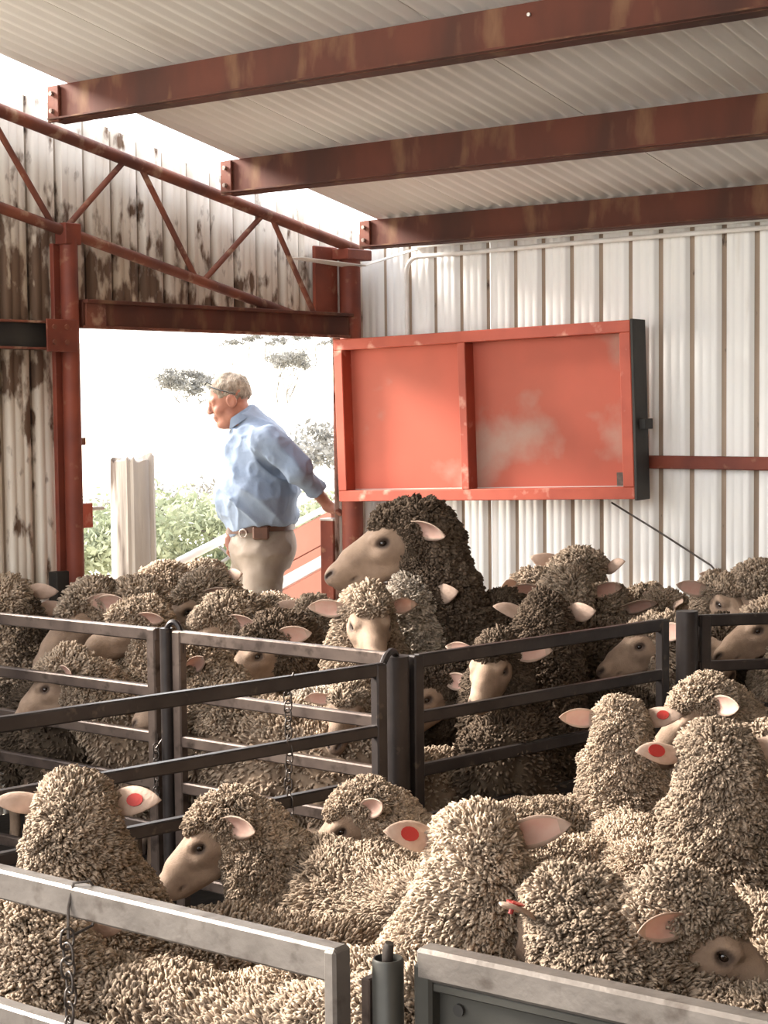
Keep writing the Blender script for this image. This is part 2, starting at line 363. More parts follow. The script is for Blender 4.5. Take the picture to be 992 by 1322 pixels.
# conduit along the back wall
cd = B()
arc = [(-5.02, 6.765, .8), (-5.02, 6.765, 2.24)] + [(-5.02+.07*(1-math.cos(a)), 6.765, 2.24+.07*math.sin(a)) for a in [PI/2*i/6 for i in range(1,7)]] + [(-4.0,6.765,2.322),(-2.0,6.765,2.333),(2,6.765,2.34)]
cd.tube(arc, .011, 10); o = cd.build('conduit_pipe', M['pipe'], None, True)
tag(o, 'white conduit pipe bending up the back wall and running under the lowest beam', 'pipe')
cap = B().bar((-5.0,6.785,2.37),(XR,6.785,2.37),.02,.03,.002).build('trim_1', M['wall']); tag(cap, kind='structure')
fs = B()
fs.add([(-5.30,6.20,2.29),(-5.22,6.22,2.29),(-5.15,6.62,2.27),(-5.24,6.62,2.262),(-4.9,6.70,2.335),(-4.93,6.72,2.345)], [(0,1,2,3),(2,4,5,3)])
o = fs.build('metal_strip', M['pipe']); tag(o, 'bent white metal strip hanging beside the corner column top', 'strip')
sm = o.modifiers.new('s','SOLIDIFY'); sm.thickness = .004
wr_ = B().tube([(-3.852,6.70,1.16),(-3.62,6.73,1.03),(-3.395,6.76,.897),(-3.30,6.76,.80)], .0045, 8).build('cable', M['chain'], None, True)
tag(wr_, 'thin grey cable running down the back wall from the hatch door', 'cable')

# ------------------------------------------------------------------ hatch door
dA = Vector((-5.18, 6.42, 1.143)); dB = Vector((-3.66, 6.565, 1.187))
ux = (dB-dA).normalized(); DW = (dB-dA).length; DH = .77
uy = Vector((0,0,1)).cross(ux).normalized(); uz = ux.cross(uy)
dr = tag(empty('hatch_door', dA), 'faded red steel two panel hatch door swung open against the white wall', 'door')
dr.rotation_euler = Matrix((ux, uy, uz)).transposed().to_euler()
FW = .052; FD = .085
B().box((.01,FD-.008,.01),(DW-.01,FD,DH-.01)).build('door_sheet', M['door'], dr)
B().box((0,0,0),(DW,FD,FW),.003).build('bottom_rail', M['door_frame'], dr)
B().box((0,0,DH-FW),(DW,FD,DH),.003).build('top_rail', M['door_frame'], dr)
B().box((0,-.001,FW),(FW*.9,FD,DH-FW),.003).build('side_stile', M['door_frame'], dr)
B().box((DW-FW,-.001,FW),(DW,FD,DH-FW),.003).build('side_stile', M['door_frame'], dr)
B().box((.675,-.001,FW),(.715,FD,DH-FW),.003).build('middle_stile', M['door_frame'], dr)
for (x0_, x1_) in ((FW*.9, .675), (.715, DW-FW)):
    B().box((x0_, FD-.010, FW), (x1_, FD-.008, FW+.004)).build('weld_bead', M['ramp_white'], dr)
B().box((DW,.0,-.006),(DW+.014,FD+.05,DH+.004),.002).build('edge_strip', M['door_dark'], dr)
B().box((DW+.014,.035,.30),(DW+.045,FD+.03,.345),.002).build('latch', M['door_dark'], dr)
B().box((DW-FW-.062,FD-.012,FW+.004),(DW-FW-.004,FD-.008,FW+.062)).build('grey_patch', M['plate_dark'], dr)['label'] = 'small bare grey square'
# ------------------------------------------------------------------ sheep yard panels
RZ = [.90, .72, .575, .43, .285, .14]
RNAMES = 'rail'
def yard_panel(a, b, label, mat_=None, zs=RZ, w=.026, h=.036, upr=(0, 1), uw=.036, ulens=None, cat='fence panel', group='steel sheep yard panels'):
    a = Vector((a[0], a[1], 0)); b = Vector((b[0], b[1], 0)); d = b-a; L = d.length
    t = tag(empty('yard_railing', a, math.atan2(d.y, d.x)), label, cat, group)
    m = mat_ or M['rail']
    for i, z in enumerate(zs):
        hh = h if i else h+.004
        B().bar((0,0,z), (L,0,z), w, hh, .004).build('rail', m, t)
    for u in upr:
        B().box((u*L-uw/2, -w/2-.003, .02), (u*L+uw/2, w/2+.003, zs[0]+h/2), .004).build('upright', m, t)
    return t
def hoop(parent, p, q, r=.009, rise=.045, m=None):
    p = Vector(p); q = Vector(q); pts = []
    for i in range(13):
        a = PI*i/12; pts.append(p.lerp(q, (1-math.cos(a))/2) + Vector((0,0,rise*math.sin(a))))
    pts = [p-Vector((0,0,.05))] + pts + [q-Vector((0,0,.05))]
    return B().tube(pts, r, 8).build('pin_hoop', m or M['rail_dark'], parent, True)
def round_post(x, y, r, h, label, m, pin=None):
    t = tag(empty('yard_post', (x, y, 0)), label, 'post')
    o = B().tube([(0,0,0),(0,0,h)], r, 20).build('post_tube', m, t, True)
    return t
p_cb = yard_panel((-5.15,3.83), (-3.822,3.83), 'brown steel rail panel at the left edge in front of the crowded sheep', upr=(0,.985))
p_ba = yard_panel((-3.732,3.83), (-2.90,3.815), 'brown steel rail panel between the two dark posts, sheep pressed behind it', upr=(0,.985))
o = round_post(-3.777, 3.82, .020, .925, 'slim dark post joining the two left rail panels', M['rail_dark'])
hoop(o, (0,0,.90), (.055,.01,.90))
o = round_post(-2.868, 3.80, .036, .915, 'thick dark corner post in the middle of the photo where three rail panels meet', M['rail_dark'])
hoop(o, (0,0,.90), (.036,-.12,.87), r=.010)
p_g2 = yard_panel((-2.815,3.665), (-3.20,1.78), 'dark steel rail gate running toward the camera from the middle corner post', M['rail_dark'], zs=[.90,.735,.592,.45,.31,.17], upr=(.006,.99), h=.032)
p_ad = yard_panel((-2.845,3.86), (-2.640,4.93), 'dark steel rail panel receding to the right from the middle corner post', M['rail_dark'], zs=[.895,.735,.585,.44,.30,.16], upr=(.0,.99), h=.034)
o = round_post(-2.612, 5.03, .036, .93, 'dark post at the far end of the right rail panel', M['rail_dark'])
p_dr = yard_panel((-2.595,5.07), (-1.75,5.98), 'dark steel rail panel leaving the frame on the right edge', M['rail_dark'], zs=[.895,.745,.60,.45,.30,.16], upr=(.02,1), h=.034)
p_fl = yard_panel((-3.10,1.70), (-1.375,1.70), 'pale galvanised rail panel across the lower left foreground', M['rail_near'], zs=[.897,.690,.53,.37,.2], w=.030, h=.042, upr=(0,.995), uw=.020)
# sheeted gate on the right in the foreground
pg = tag(empty('sheeted_gate', (-1.295,1.765,0), math.atan2(.015,.5)), 'dark steel gate with a sheeted side in the lower right foreground', 'gate')
B().bar((0,0,.900),(1.6,0,.900),.034,.042,.005).build('top_rail', M['rail_near'], pg)
B().bar((0,0,.15),(1.6,0,.15),.034,.042,.005).build('bottom_rail', M['rail_near'], pg)
B().box((-.004,-.017,.1),(.024,.017,.90),.004).build('upright', M['panel'], pg)
B().box((.02,.004,.16),(1.6,.010,.884)).build('side_sheet', M['panel'], pg)
B().bar((.02,-.004,.872),(1.6,-.004,.872),.014,.012,.002).build('sheet_edge', M['panel'], pg)
B().tube([(.055,.003,.845),(.055,-.001,.845)], .008, 12).build('bolt_hole', M['door_dark'], pg)
pp = tag(empty('yard_post', (-1.328,1.735,0)), 'grey steel pipe post with a pin in its top, between the foreground gate and rail', 'post')
rr = B(); N_ = 20
for (ra, rb, z0, z1) in ((.0205,.0165,0,.905),):
    V = []
    for z, r in ((z0,ra),(z1-.003,ra),(z1,ra-.0015),(z1,rb+.001),(z1-.02,rb),(z1-.10,rb)):
        V += [(r*math.cos(2*PI*j/N_), r*math.sin(2*PI*j/N_), z) for j in range(N_)]
    F = [(i*N_+j, i*N_+(j+1)%N_, (i+1)*N_+(j+1)%N_, (i+1)*N_+j) for i in range(5) for j in range(N_)]
    rr.add(V, F)
rr.build('post_tube', M['panel'], pp, True)
B().tube([(-.001,0,.82),(0,0,.915),(.003,0,.925)], [.0075,.0075,.006], 10).build('pin', M['chain'], pp, True)
B().box((-.036,-.012,.55),(-.022,.012,.875),.002).build('hinge_strap', M['rail'], pp)

def torus_mesh(name, R=.014, r=.003, st=1.55, n=12, k=6):
    V = []; F = []
    for i in range(n):
        a = 2*PI*i/n; cx, cz = math.cos(a)*R, math.sin(a)*R
        cz2 = cz + (st-1)*R*(1 if cz > 0 else -1)*(1 if abs(cz) > 1e-6 else 0)
        for j in range(k):
            b = 2*PI*j/k; V.append(((R+r*math.cos(b))*math.cos(a), r*math.sin(b), (R+r*math.cos(b))*math.sin(a) + (cz2-cz)))
    for i in range(n):
        for j in range(k): F.append((i*k+j, ((i+1)%n)*k+j, ((i+1)%n)*k+(j+1)%k, i*k+(j+1)%k))
    me = bpy.data.meshes.new(name); me.from_pydata(V, [], F); me.materials.append(M['chain'])
    me.polygons.foreach_set('use_smooth', [True]*len(F)); return me
LK = torus_mesh('chain_link')
def chain(x, y, z, n, label, s=1.0, loop=None):
    t = tag(empty('hanging_chain', (x, y, z)), label, 'chain')
    for i in range(n):
        share('chain_link', LK, t, (random.uniform(-.002,.002), random.uniform(-.002,.002), -.03*s*i), (0, random.uniform(-.15,.15), (0 if i % 2 else PI/2)+random.uniform(-.5,.5)), (s*1.0,)*3)
    if loop:
        B().tube([Vector(p)-Vector((x,y,z)) for p in loop], .0022, 6).build('wire_loop', M['chain'], t, True)
    return t
chain(-1.862, 1.672, .848, 10, 'rusty chain wired to the foreground rail at lower left', .72,
      [(-1.862,1.672,.848),(-1.872,1.682,.89),(-1.868,1.69,.925),(-1.85,1.705,.927),(-1.848,1.724,.90),(-1.852,1.71,.86),(-1.862,1.676,.850)])
chain(-2.875, 3.345, .885, 16, 'thin chain hanging from the dark gate in the middle', .75, [(-2.875,3.345,.885),(-2.868,3.36,.925),(-2.89,3.38,.90),(-2.875,3.347,.883)])
chain(-3.80, 3.79, .55, 8, 'short chain hanging beside the slim dark post', .75, [(-3.80,3.79,.55),(-3.79,3.81,.58)])

# ------------------------------------------------------------------ outside
def terrain():
    xs = np.concatenate([np.linspace(-9, -60, 40), np.linspace(-64, -520, 50)]); xs = np.concatenate([[XW-.02, -6.2, -7.5], xs])
    ys = np.concatenate([np.linspace(-200, -20, 16), np.linspace(-14, 60, 40), np.linspace(70, 640, 60)])
    X, Y = np.meshgrid(xs, ys, indexing='ij')
    D = np.hypot(X, Y)
    z = np.interp(D, [0, 9, 14, 30, 60, 110, 200, 300, 420, 700], [0, -.02, -.8, -3.2, -5.0, -3.0, 1.5, 8.0, 16.0, 18.0])
    z += .5*np.sin(X*.03+1)*np.sin(Y*.021)*np.clip((D-60)/100, 0, 1)
    n, m = X.shape; V = np.stack([X, Y, z], -1).reshape(-1, 3)
    I = np.arange(n*m).reshape(n, m)
    F = np.stack([I[:-1,:-1], I[:-1,1:], I[1:,1:], I[1:,:-1]], -1).reshape(-1, 4)
    o = np_mesh('ground', V, F, M['ground']); tag(o, kind='structure')
terrain()
def gz(x, y): 
    return float(np.interp(math.hypot(x, y), [0, 9, 14, 30, 60, 110, 200, 300, 420, 700], [0, -.02, -.8, -3.2, -5.0, -3.0, 1.5, 8.0, 16.0, 18.0]))
def gum_tree(x, y, z, h, cw, label, leaf, seed, trunk_h=.35, dens=2600, leafs=.022, spread=1.0, nb=7):
    rnd = random.Random(seed); rs = np.random.RandomState(seed)
    t = tag(empty('tree', (x, y, z)), label, 'tree', None)
    b_ = B(); tips = []
    def grow(p, d, L, r, lv):
        q = p + d*L*.55 + Vector((rnd.uniform(-.08,.08),rnd.uniform(-.08,.08),0))*L; e = p + d*L
        b_.tube([p, q, e], [r, r*.8, r*.62], 6, caps=False)
        if lv == 0: tips.append(e); return
        for i in range(rnd.choice((2,3,3))):
            a = rnd.uniform(0, 2*PI); up = rnd.uniform(.35,.9)
            dd = (d*.6 + Vector((math.cos(a)*spread, math.sin(a)*spread, up*.6))).normalized()
            grow(e, dd, L*rnd.uniform(.55,.78), r*.6, lv-1)
    grow(Vector((0,0,-.2*h)), Vector((rnd.uniform(-.1,.1),rnd.uniform(-.1,.1),1)).normalized(), h*(trunk_h+.2), h*.022, 4)
    T = np.array([tuple(q) for q in tips]); 
    T[:, :2] *= (cw/2)/max(.01, np.percentile(np.hypot(T[:,0],T[:,1]), 92)) if False else 1
    b_.build('trunk', M['bark'], t, True)
    n = dens; c = T[rs.randint(0, len(T), n)] + rs.normal(0, 1, (n,3))*np.array([1,1,.55])*h*.055
    s = h*leafs; d1 = rs.normal(0,1,(n,3)); d1 /= np.linalg.norm(d1,axis=1)[:,None]; d2 = np.cross(d1, rs.normal(0,1,(n,3))); d2 /= np.linalg.norm(d2,axis=1)[:,None]
    ll = s*(.6+.8*rs.rand(n,1))
    V = np.stack([c-d1*ll, c+d2*ll*.4, c+d1*ll, c-d2*ll*.4], 1).reshape(-1,3)
    F = np.arange(n*4).reshape(n,4)
    o = np_mesh('foliage', V, F, leaf, parent=t, smooth=False); o['kind'] = 'stuff'
    return t
def ppos(az_x, az_y, d): return az_x*d, az_y*d
gum_tree(-139.3, 145.9, -1.5, 8.0, 8, 'pale gum tree on the bright hillside, left of the man', M['leaf_grey'], 3, .22, 2600, .030)
gum_tree(-130.4, 152.4, -4.2, 9.0, 8, 'tall thin gum tree on the hillside, just right of the man', M['leaf_grey'], 11, .38, 3000, .020, .42)
gum_tree(-39.6, 47.6, -4.6, 6.4, 8, 'washed out gum tree low behind the arm of the man', M['leaf_grey'], 21, .25, 2600, .022)
gum_tree(-42.5, 42.7, -4.9, 5.2, 6, 'bare branched shrub behind the wooden post', M['leaf_grey'], 33, .2, 700, .022)
for i, (dx, dy, d, h, sd_) in enumerate(((-.735,.678,30,6.4,5), (-.700,.722,27,5.8,6), (-.674,.742,31,5.4,8))):
    gum_tree(dx*d, dy*d, gz(dx*d,dy*d)-.2, h, 4, ['green bush low beside the doorway post','leafy green bush between the wooden post and the man','green bush just left of the waist of the man'][i], M['leaf_green'], sd_, .12, 9000, .0125, 1.25)
for i in range(7):
    a = 437; ax = -.680+.0075*i*1.0; 
    d = 300+ (i % 3)*12
    q = Vector((-40.7402 + (i/6.0)*2.775, 44.7129+(i/6.0)*2.119, 0)).normalized()
    gum_tree(q.x*d, q.y*d, gz(q.x*d, q.y*d)+1.0, 5.0+(i % 3)*.8, 5, ['leftmost','second from left','third from left','middle','third from right','second from right','rightmost'][i] + ' of the seven tiny trees on the hill crest', M['leaf_grey'], 40+i, .2, 240, .06)['group'] = 'tiny trees on the hill crest'

# wooden post outside the doorway
wp = B(); n = 44; V = []; zs = [0,.3,.6,.9,1.15,1.28,1.352,1.36]
rs = np.random.RandomState(5); prof = 1+rs.normal(0,.05,n)
for k, z in enumerate(zs):
    for j in range(n):
        a = 2*PI*j/n; r = .108*prof[j]*(1+.02*math.sin(3*a+z*2))*(1.04-.05*z/1.36)*(.90 if k == len(zs)-1 else 1); V.append((r*math.cos(a), r*math.sin(a), z + (.30*(prof[j]-1) if k >= len(zs)-2 else 0)))
V.append((0,0,1.35)); F = [(k*n+j, k*n+(j+1)%n, (k+1)*n+(j+1)%n, (k+1)*n+j) for k in range(len(zs)-1) for j in range(n)] + [((len(zs)-1)*n+j, (len(zs)-1)*n+(j+1)%n, len(V)-1) for j in range(n)]
wp.add(V, F); o = wp.build('wooden_post', M['post_wood'], None, True); o.location = (-6.32, 6.17, -.02)
tag(o, 'thick weathered grey wooden post standing outside the doorway', 'post')

# loading ramp outside
lr = tag(empty('loading_ramp', (-6.1, 6.2, 0)), 'pale and red railed loading ramp rising outside behind the man', 'ramp')
def R_(y, z): return (0, y-6.2, z)
sl = .262
B().tube([R_(6.26,.82), R_(8.2,.82+.27*1.94)], .022, 10).build('top_rail', M['ramp_white'], lr, True)
for nm, z, h, m_, dx in (('ramp_panel',.80,.15,'ramp_red',.03), ('ramp_rail',.895,.03,'ramp_white',0), ('ramp_rail',.735,.03,'ramp_white',0), ('ramp_panel',.69,.05,'ramp_red',.03), ('ramp_rail',.635,.075,'ramp_white',.02), ('ramp_rail',.585,.018,'ramp_white',0), ('ramp_panel',.42,.32,'ramp_red',.03)):
    y0 = 6.95
    B().bar((dx, y0-6.2, z), (dx, 8.4-6.2, z+.27*(8.4-y0)), .02, h, .002).build(nm, M[m_], lr)
for y in (7.0, 8.3): B().box((-.05,y-6.2-.03,-.2),(-.01,y-6.2+.03,.75),.003).build('ramp_post', M['ramp_white'], lr)
# gate post under the hand of the man
gp = tag(empty('gate_post', (-5.385, 6.625, 0)), 'brown and cream boxed steel gate post under the hand of the man', 'post')
B().box((-.045,-.045,0),(.035,.02,1.035),.003).build('post_box', M['column'], gp)
B().box((-.03,.02,0),(.045,.075,1.075),.003).build('post_side', M['ramp_red'], gp)
B().box((-.048,-.048,1.035),(.038,.022,1.045),.002).build('post_cap', M['ramp_white'], gp)
# ------------------------------------------------------------------ implicit surfaces
_rs = np.random.RandomState(12)
_LAT = _rs.rand(32, 32, 32).astype(np.float32)
def vnoise(P, s, off=0.0):
    """smooth value noise, -1..1"""
    Q = np.asarray(P, np.float32)*s + 100.37 + off; I = np.floor(Q).astype(np.int32); f = Q - I; f = f*f*(3-2*f)
    I0 = I & 31; I1 = (I+1) & 31; x0,y0,z0 = I0[...,0],I0[...,1],I0[...,2]; x1,y1,z1 = I1[...,0],I1[...,1],I1[...,2]
    fx,fy,fz = f[...,0],f[...,1],f[...,2]
    a = _LAT[x0,y0,z0]*(1-fx)+_LAT[x1,y0,z0]*fx; b = _LAT[x0,y1,z0]*(1-fx)+_LAT[x1,y1,z0]*fx
    c = _LAT[x0,y0,z1]*(1-fx)+_LAT[x1,y0,z1]*fx; d = _LAT[x0,y1,z1]*(1-fx)+_LAT[x1,y1,z1]*fx
    return ((a*(1-fy)+b*fy)*(1-fz)+(c*(1-fy)+d*fy)*fz)*2-1
_FP = _rs.rand(32, 32, 32, 3).astype(np.float32)
def worley(P, cell, off=0.0):
    """distance to and position of the nearest jittered grid point"""
    Q = np.asarray(P, np.float32)/cell + 64.5 + off; I = np.floor(Q).astype(np.int32); best = np.full(len(Q), 9., np.float32); pos = np.zeros_like(Q)
    for dx in (-1,0,1):
        for dy in (-1,0,1):
            for dz in (-1,0,1):
                J = I+np.array([dx,dy,dz]); K = J & 31; f = J + _FP[K[:,0],K[:,1],K[:,2]]; d = ((Q-f)**2).sum(1); m = d < best
                best[m] = d[m]; pos[m] = f[m]
    return np.sqrt(best)*cell, (pos-64.5-off)*cell
def rcone(P, a, b, ra, rb):
    a = np.asarray(a, np.float32); b = np.asarray(b, np.float32); d = b-a; L2 = float(d@d)+1e-12
    h = np.clip(((P-a)@d)/L2, 0, 1); q = P-a-h[...,None]*d
    return np.sqrt((q*q).sum(-1)) - (ra+(rb-ra)*h)
def ell(P, c, r, R=None):
    q = P-np.asarray(c, np.float32)
    if R is not None: q = q@np.asarray(R, np.float32)
    r = np.asarray(r, np.float32); k = np.sqrt(((q/r)**2).sum(-1)); k2 = np.sqrt(((q/(r*r))**2).sum(-1))+1e-9
    return k*(k-1)/k2
def smin(a, b, k):
    h = np.clip(.5+.5*(b-a)/k, 0, 1); return b+(a-b)*h-k*h*(1-h)
def smax(a, b, k): return -smin(-a, -b, k)
def nets(fn, xs, ys, zs):
    """surface nets on a rectilinear grid; fn takes (N,3)"""
    xs, ys, zs = [np.asarray(a, np.float32) for a in (xs, ys, zs)]
    G = np.stack(np.meshgrid(xs, ys, zs, indexing='ij'), -1); sh = G.shape[:3]
    V = fn(G.reshape(-1, 3)).reshape(sh); S = V < 0
    n0, n1, n2 = sh; c = S[:-1,:-1,:-1]; acc_any = np.zeros_like(c); acc_all = np.ones_like(c)
    for i in (0,1):
        for j in (0,1):
            for k in (0,1):
                s = S[i:n0-1+i, j:n1-1+j, k:n2-1+k]; acc_any |= s; acc_all &= s
    cell = np.argwhere(acc_any & ~acc_all); ci, cj, ck = cell.T
    idx = np.full(c.shape, -1, np.int32); idx[ci, cj, ck] = np.arange(len(cell))
    P = np.zeros((len(cell), 3)); Wt = np.zeros(len(cell))
    for ax in range(3):
        for u in (0,1):
            for w in (0,1):
                o = [0,0,0]; oo = [a for a in range(3) if a != ax]; o[oo[0]] = u; o[oo[1]] = w
                e = list(o); e[ax] = 1
                a = (ci+o[0], cj+o[1], ck+o[2]); b = (ci+e[0], cj+e[1], ck+e[2])
                va, vb = V[a], V[b]; m = (va < 0) != (vb < 0); t = np.where(m, va/(va-vb+1e-12), 0)
                p = G[a]+(G[b]-G[a])*t[:,None]; P[m] += p[m]; Wt[m] += 1
    P /= Wt[:,None]; F = []
    for ax in range(3):
        sl0 = [slice(None)]*3; sl1 = [slice(None)]*3; sl0[ax] = slice(0,-1); sl1[ax] = slice(1,None)
        A = S[tuple(sl0)]; Bv = S[tuple(sl1)]; E_ = np.argwhere(A != Bv); oo = [a for a in range(3) if a != ax]
        ok = np.ones(len(E_), bool)
        for a in oo: ok &= (E_[:,a] > 0) & (E_[:,a] < sh[a]-1)
        E_ = E_[ok]
        q = []
        for (u, w) in ((-1,-1),(0,-1),(0,0),(-1,0)):
            c_ = E_.copy(); c_[:,oo[0]] += u; c_[:,oo[1]] += w; q.append(idx[c_[:,0], c_[:,1], c_[:,2]])
        q = np.stack(q, 1); ins = A[E_[:,0],E_[:,1],E_[:,2]]
        flip = ins if ax != 1 else ~ins
        q[~flip] = q[~flip][:, ::-1]; F.append(q)
    return P, np.concatenate(F)
def vnormals(V, F):
    N = np.zeros_like(V); n = np.cross(V[F[:,2]]-V[F[:,0]], V[F[:,3]]-V[F[:,1]])
    for k in range(4): np.add.at(N, F[:,k], n)
    return N/(np.linalg.norm(N,axis=1)[:,None]+1e-12)
def axis(lo, hi, dense, step, coarse):
    """grid line positions: step inside the dense range, coarse elsewhere"""
    a = [lo]; 
    while a[-1] < hi:
        s = step if dense[0]-coarse < a[-1] < dense[1] else coarse
        a.append(a[-1]+s)
    return np.array(a)
def smooth_mesh(V, F, it=2, lam=.5):
    E_ = np.concatenate([F[:,[0,1]],F[:,[1,2]],F[:,[2,3]],F[:,[3,0]]]); V = V.copy()
    deg = np.bincount(E_.ravel(), minlength=len(V)).astype(float)[:,None]+1e-9
    for _ in range(it):
        S_ = np.zeros_like(V); np.add.at(S_, E_[:,0], V[E_[:,1]]); np.add.at(S_, E_[:,1], V[E_[:,0]])
        V += lam*(S_/deg-V)
    return V

# ------------------------------------------------------------------ sheep
def wool_mat(name, base, dark, tipc):
    m = bpy.data.materials.new(name); m.use_nodes = True; n = m.node_tree; n.nodes.clear(); L = n.links
    out = n.nodes.new('ShaderNodeOutputMaterial'); d = n.nodes.new('ShaderNodeBsdfPrincipled'); tr = n.nodes.new('ShaderNodeBsdfTranslucent'); ms = n.nodes.new('ShaderNodeMixShader')
    d.inputs['Roughness'].default_value = .9; d.inputs['Specular IOR Level'].default_value = .15
    tc = n.nodes.new('ShaderNodeTexCoord'); q = n.nodes.new('ShaderNodeTexNoise'); q.inputs['Scale'].default_value = 7; q.inputs['Detail'].default_value = 5
    L.new(tc.outputs['Object'], q.inputs['Vector'])
    r = n.nodes.new('ShaderNodeMapRange'); r.inputs['From Min'].default_value = .38; r.inputs['From Max'].default_value = .66; L.new(q.outputs['Fac'], r.inputs['Value'])
    mx = n.nodes.new('ShaderNodeMix'); mx.data_type = 'RGBA'; mx.inputs[6].default_value = (*base,1); mx.inputs[7].default_value = (*dark,1); L.new(r.outputs[0], mx.inputs[0])
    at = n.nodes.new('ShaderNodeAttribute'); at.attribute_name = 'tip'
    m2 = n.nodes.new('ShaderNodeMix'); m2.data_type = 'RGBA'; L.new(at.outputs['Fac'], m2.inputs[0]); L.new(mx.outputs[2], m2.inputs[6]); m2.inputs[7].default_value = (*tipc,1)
    q2 = n.nodes.new('ShaderNodeTexNoise'); q2.inputs['Scale'].default_value = 90; L.new(tc.outputs['Object'], q2.inputs['Vector'])
    bp = n.nodes.new('ShaderNodeBump'); bp.inputs['Strength'].default_value = .5; bp.inputs['Distance'].default_value = .004; L.new(q2.outputs['Fac'], bp.inputs['Height']); L.new(bp.outputs[0], d.inputs['Normal'])
    oi = n.nodes.new('ShaderNodeObjectInfo'); mr = n.nodes.new('ShaderNodeMapRange'); mr.inputs['To Min'].default_value = .78; mr.inputs['To Max'].default_value = 1.15; L.new(oi.outputs['Random'], mr.inputs['Value'])
    av = n.nodes.new('ShaderNodeAttribute'); av.attribute_name = 'var'; m4 = n.nodes.new('ShaderNodeMapRange'); m4.inputs['To Min'].default_value = .62; m4.inputs['To Max'].default_value = 1.3; L.new(av.outputs['Fac'], m4.inputs['Value'])
    mu = n.nodes.new('ShaderNodeMath'); mu.operation = 'MULTIPLY'; L.new(mr.outputs[0], mu.inputs[0]); L.new(m4.outputs[0], mu.inputs[1])
    mm = n.nodes.new('ShaderNodeVectorMath'); mm.operation = 'SCALE'; L.new(m2.outputs[2], mm.inputs[0]); L.new(mu.outputs[0], mm.inputs['Scale'])
    L.new(mm.outputs[0], d.inputs['Base Color']); L.new(mm.outputs[0], tr.inputs[0])
    ms.inputs[0].default_value = .16; L.new(d.outputs[0], ms.inputs[1]); L.new(tr.outputs[0], ms.inputs[2]); L.new(ms.outputs[0], out.inputs[0])
    return m
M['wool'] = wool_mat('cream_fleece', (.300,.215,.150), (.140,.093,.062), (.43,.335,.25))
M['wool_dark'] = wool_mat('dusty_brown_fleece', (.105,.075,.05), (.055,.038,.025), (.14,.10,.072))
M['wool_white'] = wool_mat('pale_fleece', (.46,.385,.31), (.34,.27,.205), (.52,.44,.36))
def face_mat(name, c, c2):
    m = mat(name, c, c2, scale=16, rough=.75, bump=.25, bscale=260, trans=0.0)
    n = m.node_tree; b = [x for x in n.nodes if x.type == 'BSDF_PRINCIPLED'][0]; lk = b.inputs['Base Color'].links[0].from_socket
    at = n.nodes.new('ShaderNodeAttribute'); at.attribute_name = 'dark'; mx = n.nodes.new('ShaderNodeMix'); mx.data_type = 'RGBA'
    n.links.new(at.outputs['Fac'], mx.inputs[0]); n.links.new(lk, mx.inputs[6]); mx.inputs[7].default_value = (.035,.022,.018,1); n.links.new(mx.outputs[2], b.inputs['Base Color'])
    return m
M['face'] = face_mat('pale_sheep_skin', (.29,.20,.14), (.19,.125,.085))
M['ear_out'] = mat('short_cream_ear_hair', (.52,.38,.30), (.42,.30,.23), scale=30, rough=.8, trans=.3, bump=.2)
M['ear_in'] = mat('pink_inner_ear', (.60,.34,.27), (.62,.43,.35), scale=20, rough=.7, trans=.3)
M['eye'] = mat('dark_sheep_eye', (.02,.012,.008), rough=.12, spec=.6)
M['tag'] = mat('red_plastic_ear_tag', (.33,.028,.022), rough=.35)

def head_frame(Hc, yaw, pitch, roll=0.0):
    R = Matrix.Rotation(yaw, 3, 'Z') @ Matrix.Rotation(pitch, 3, 'Y') @ Matrix.Rotation(roll, 3, 'X')
    return np.array(R, np.float32), np.array(Hc, np.float32)
def bezier(a, b, c, n):
    t = np.linspace(0, 1, n)[:,None]; return (1-t)**2*np.array(a)+2*t*(1-t)*np.array(b)+t*t*np.array(c)
class Pose:
    def __init__(s, hc, yaw=0, pitch=.5, roll=0, L=.86, Wd=.88, neck_w=1.0, wool=1.0, seed=1, hs=1.0):
        s.hc = hc; s.yaw = yaw; s.pitch = pitch; s.roll = roll; s.L = L; s.W = Wd; s.nw = neck_w; s.wool = wool; s.seed = seed; s.hs = hs
        s.R, s.H = head_frame(hc, yaw, pitch, roll)
        back = s.H + s.R @ np.array([-.055,0,-.035], np.float32)*hs
        nb = np.array([.27*L, 0, .60]); mid = (nb+back)/2 + np.array([.05,0,.03]) + np.array([0, .03*math.sin(yaw), 0])
        if hc[2] > .9: mid = mid + np.array([.02,0,-.02])
        s.neck = bezier(nb, mid, back, 5)
def muz(x): return np.where(x > .06, .06+(x-.06)*.84, x)
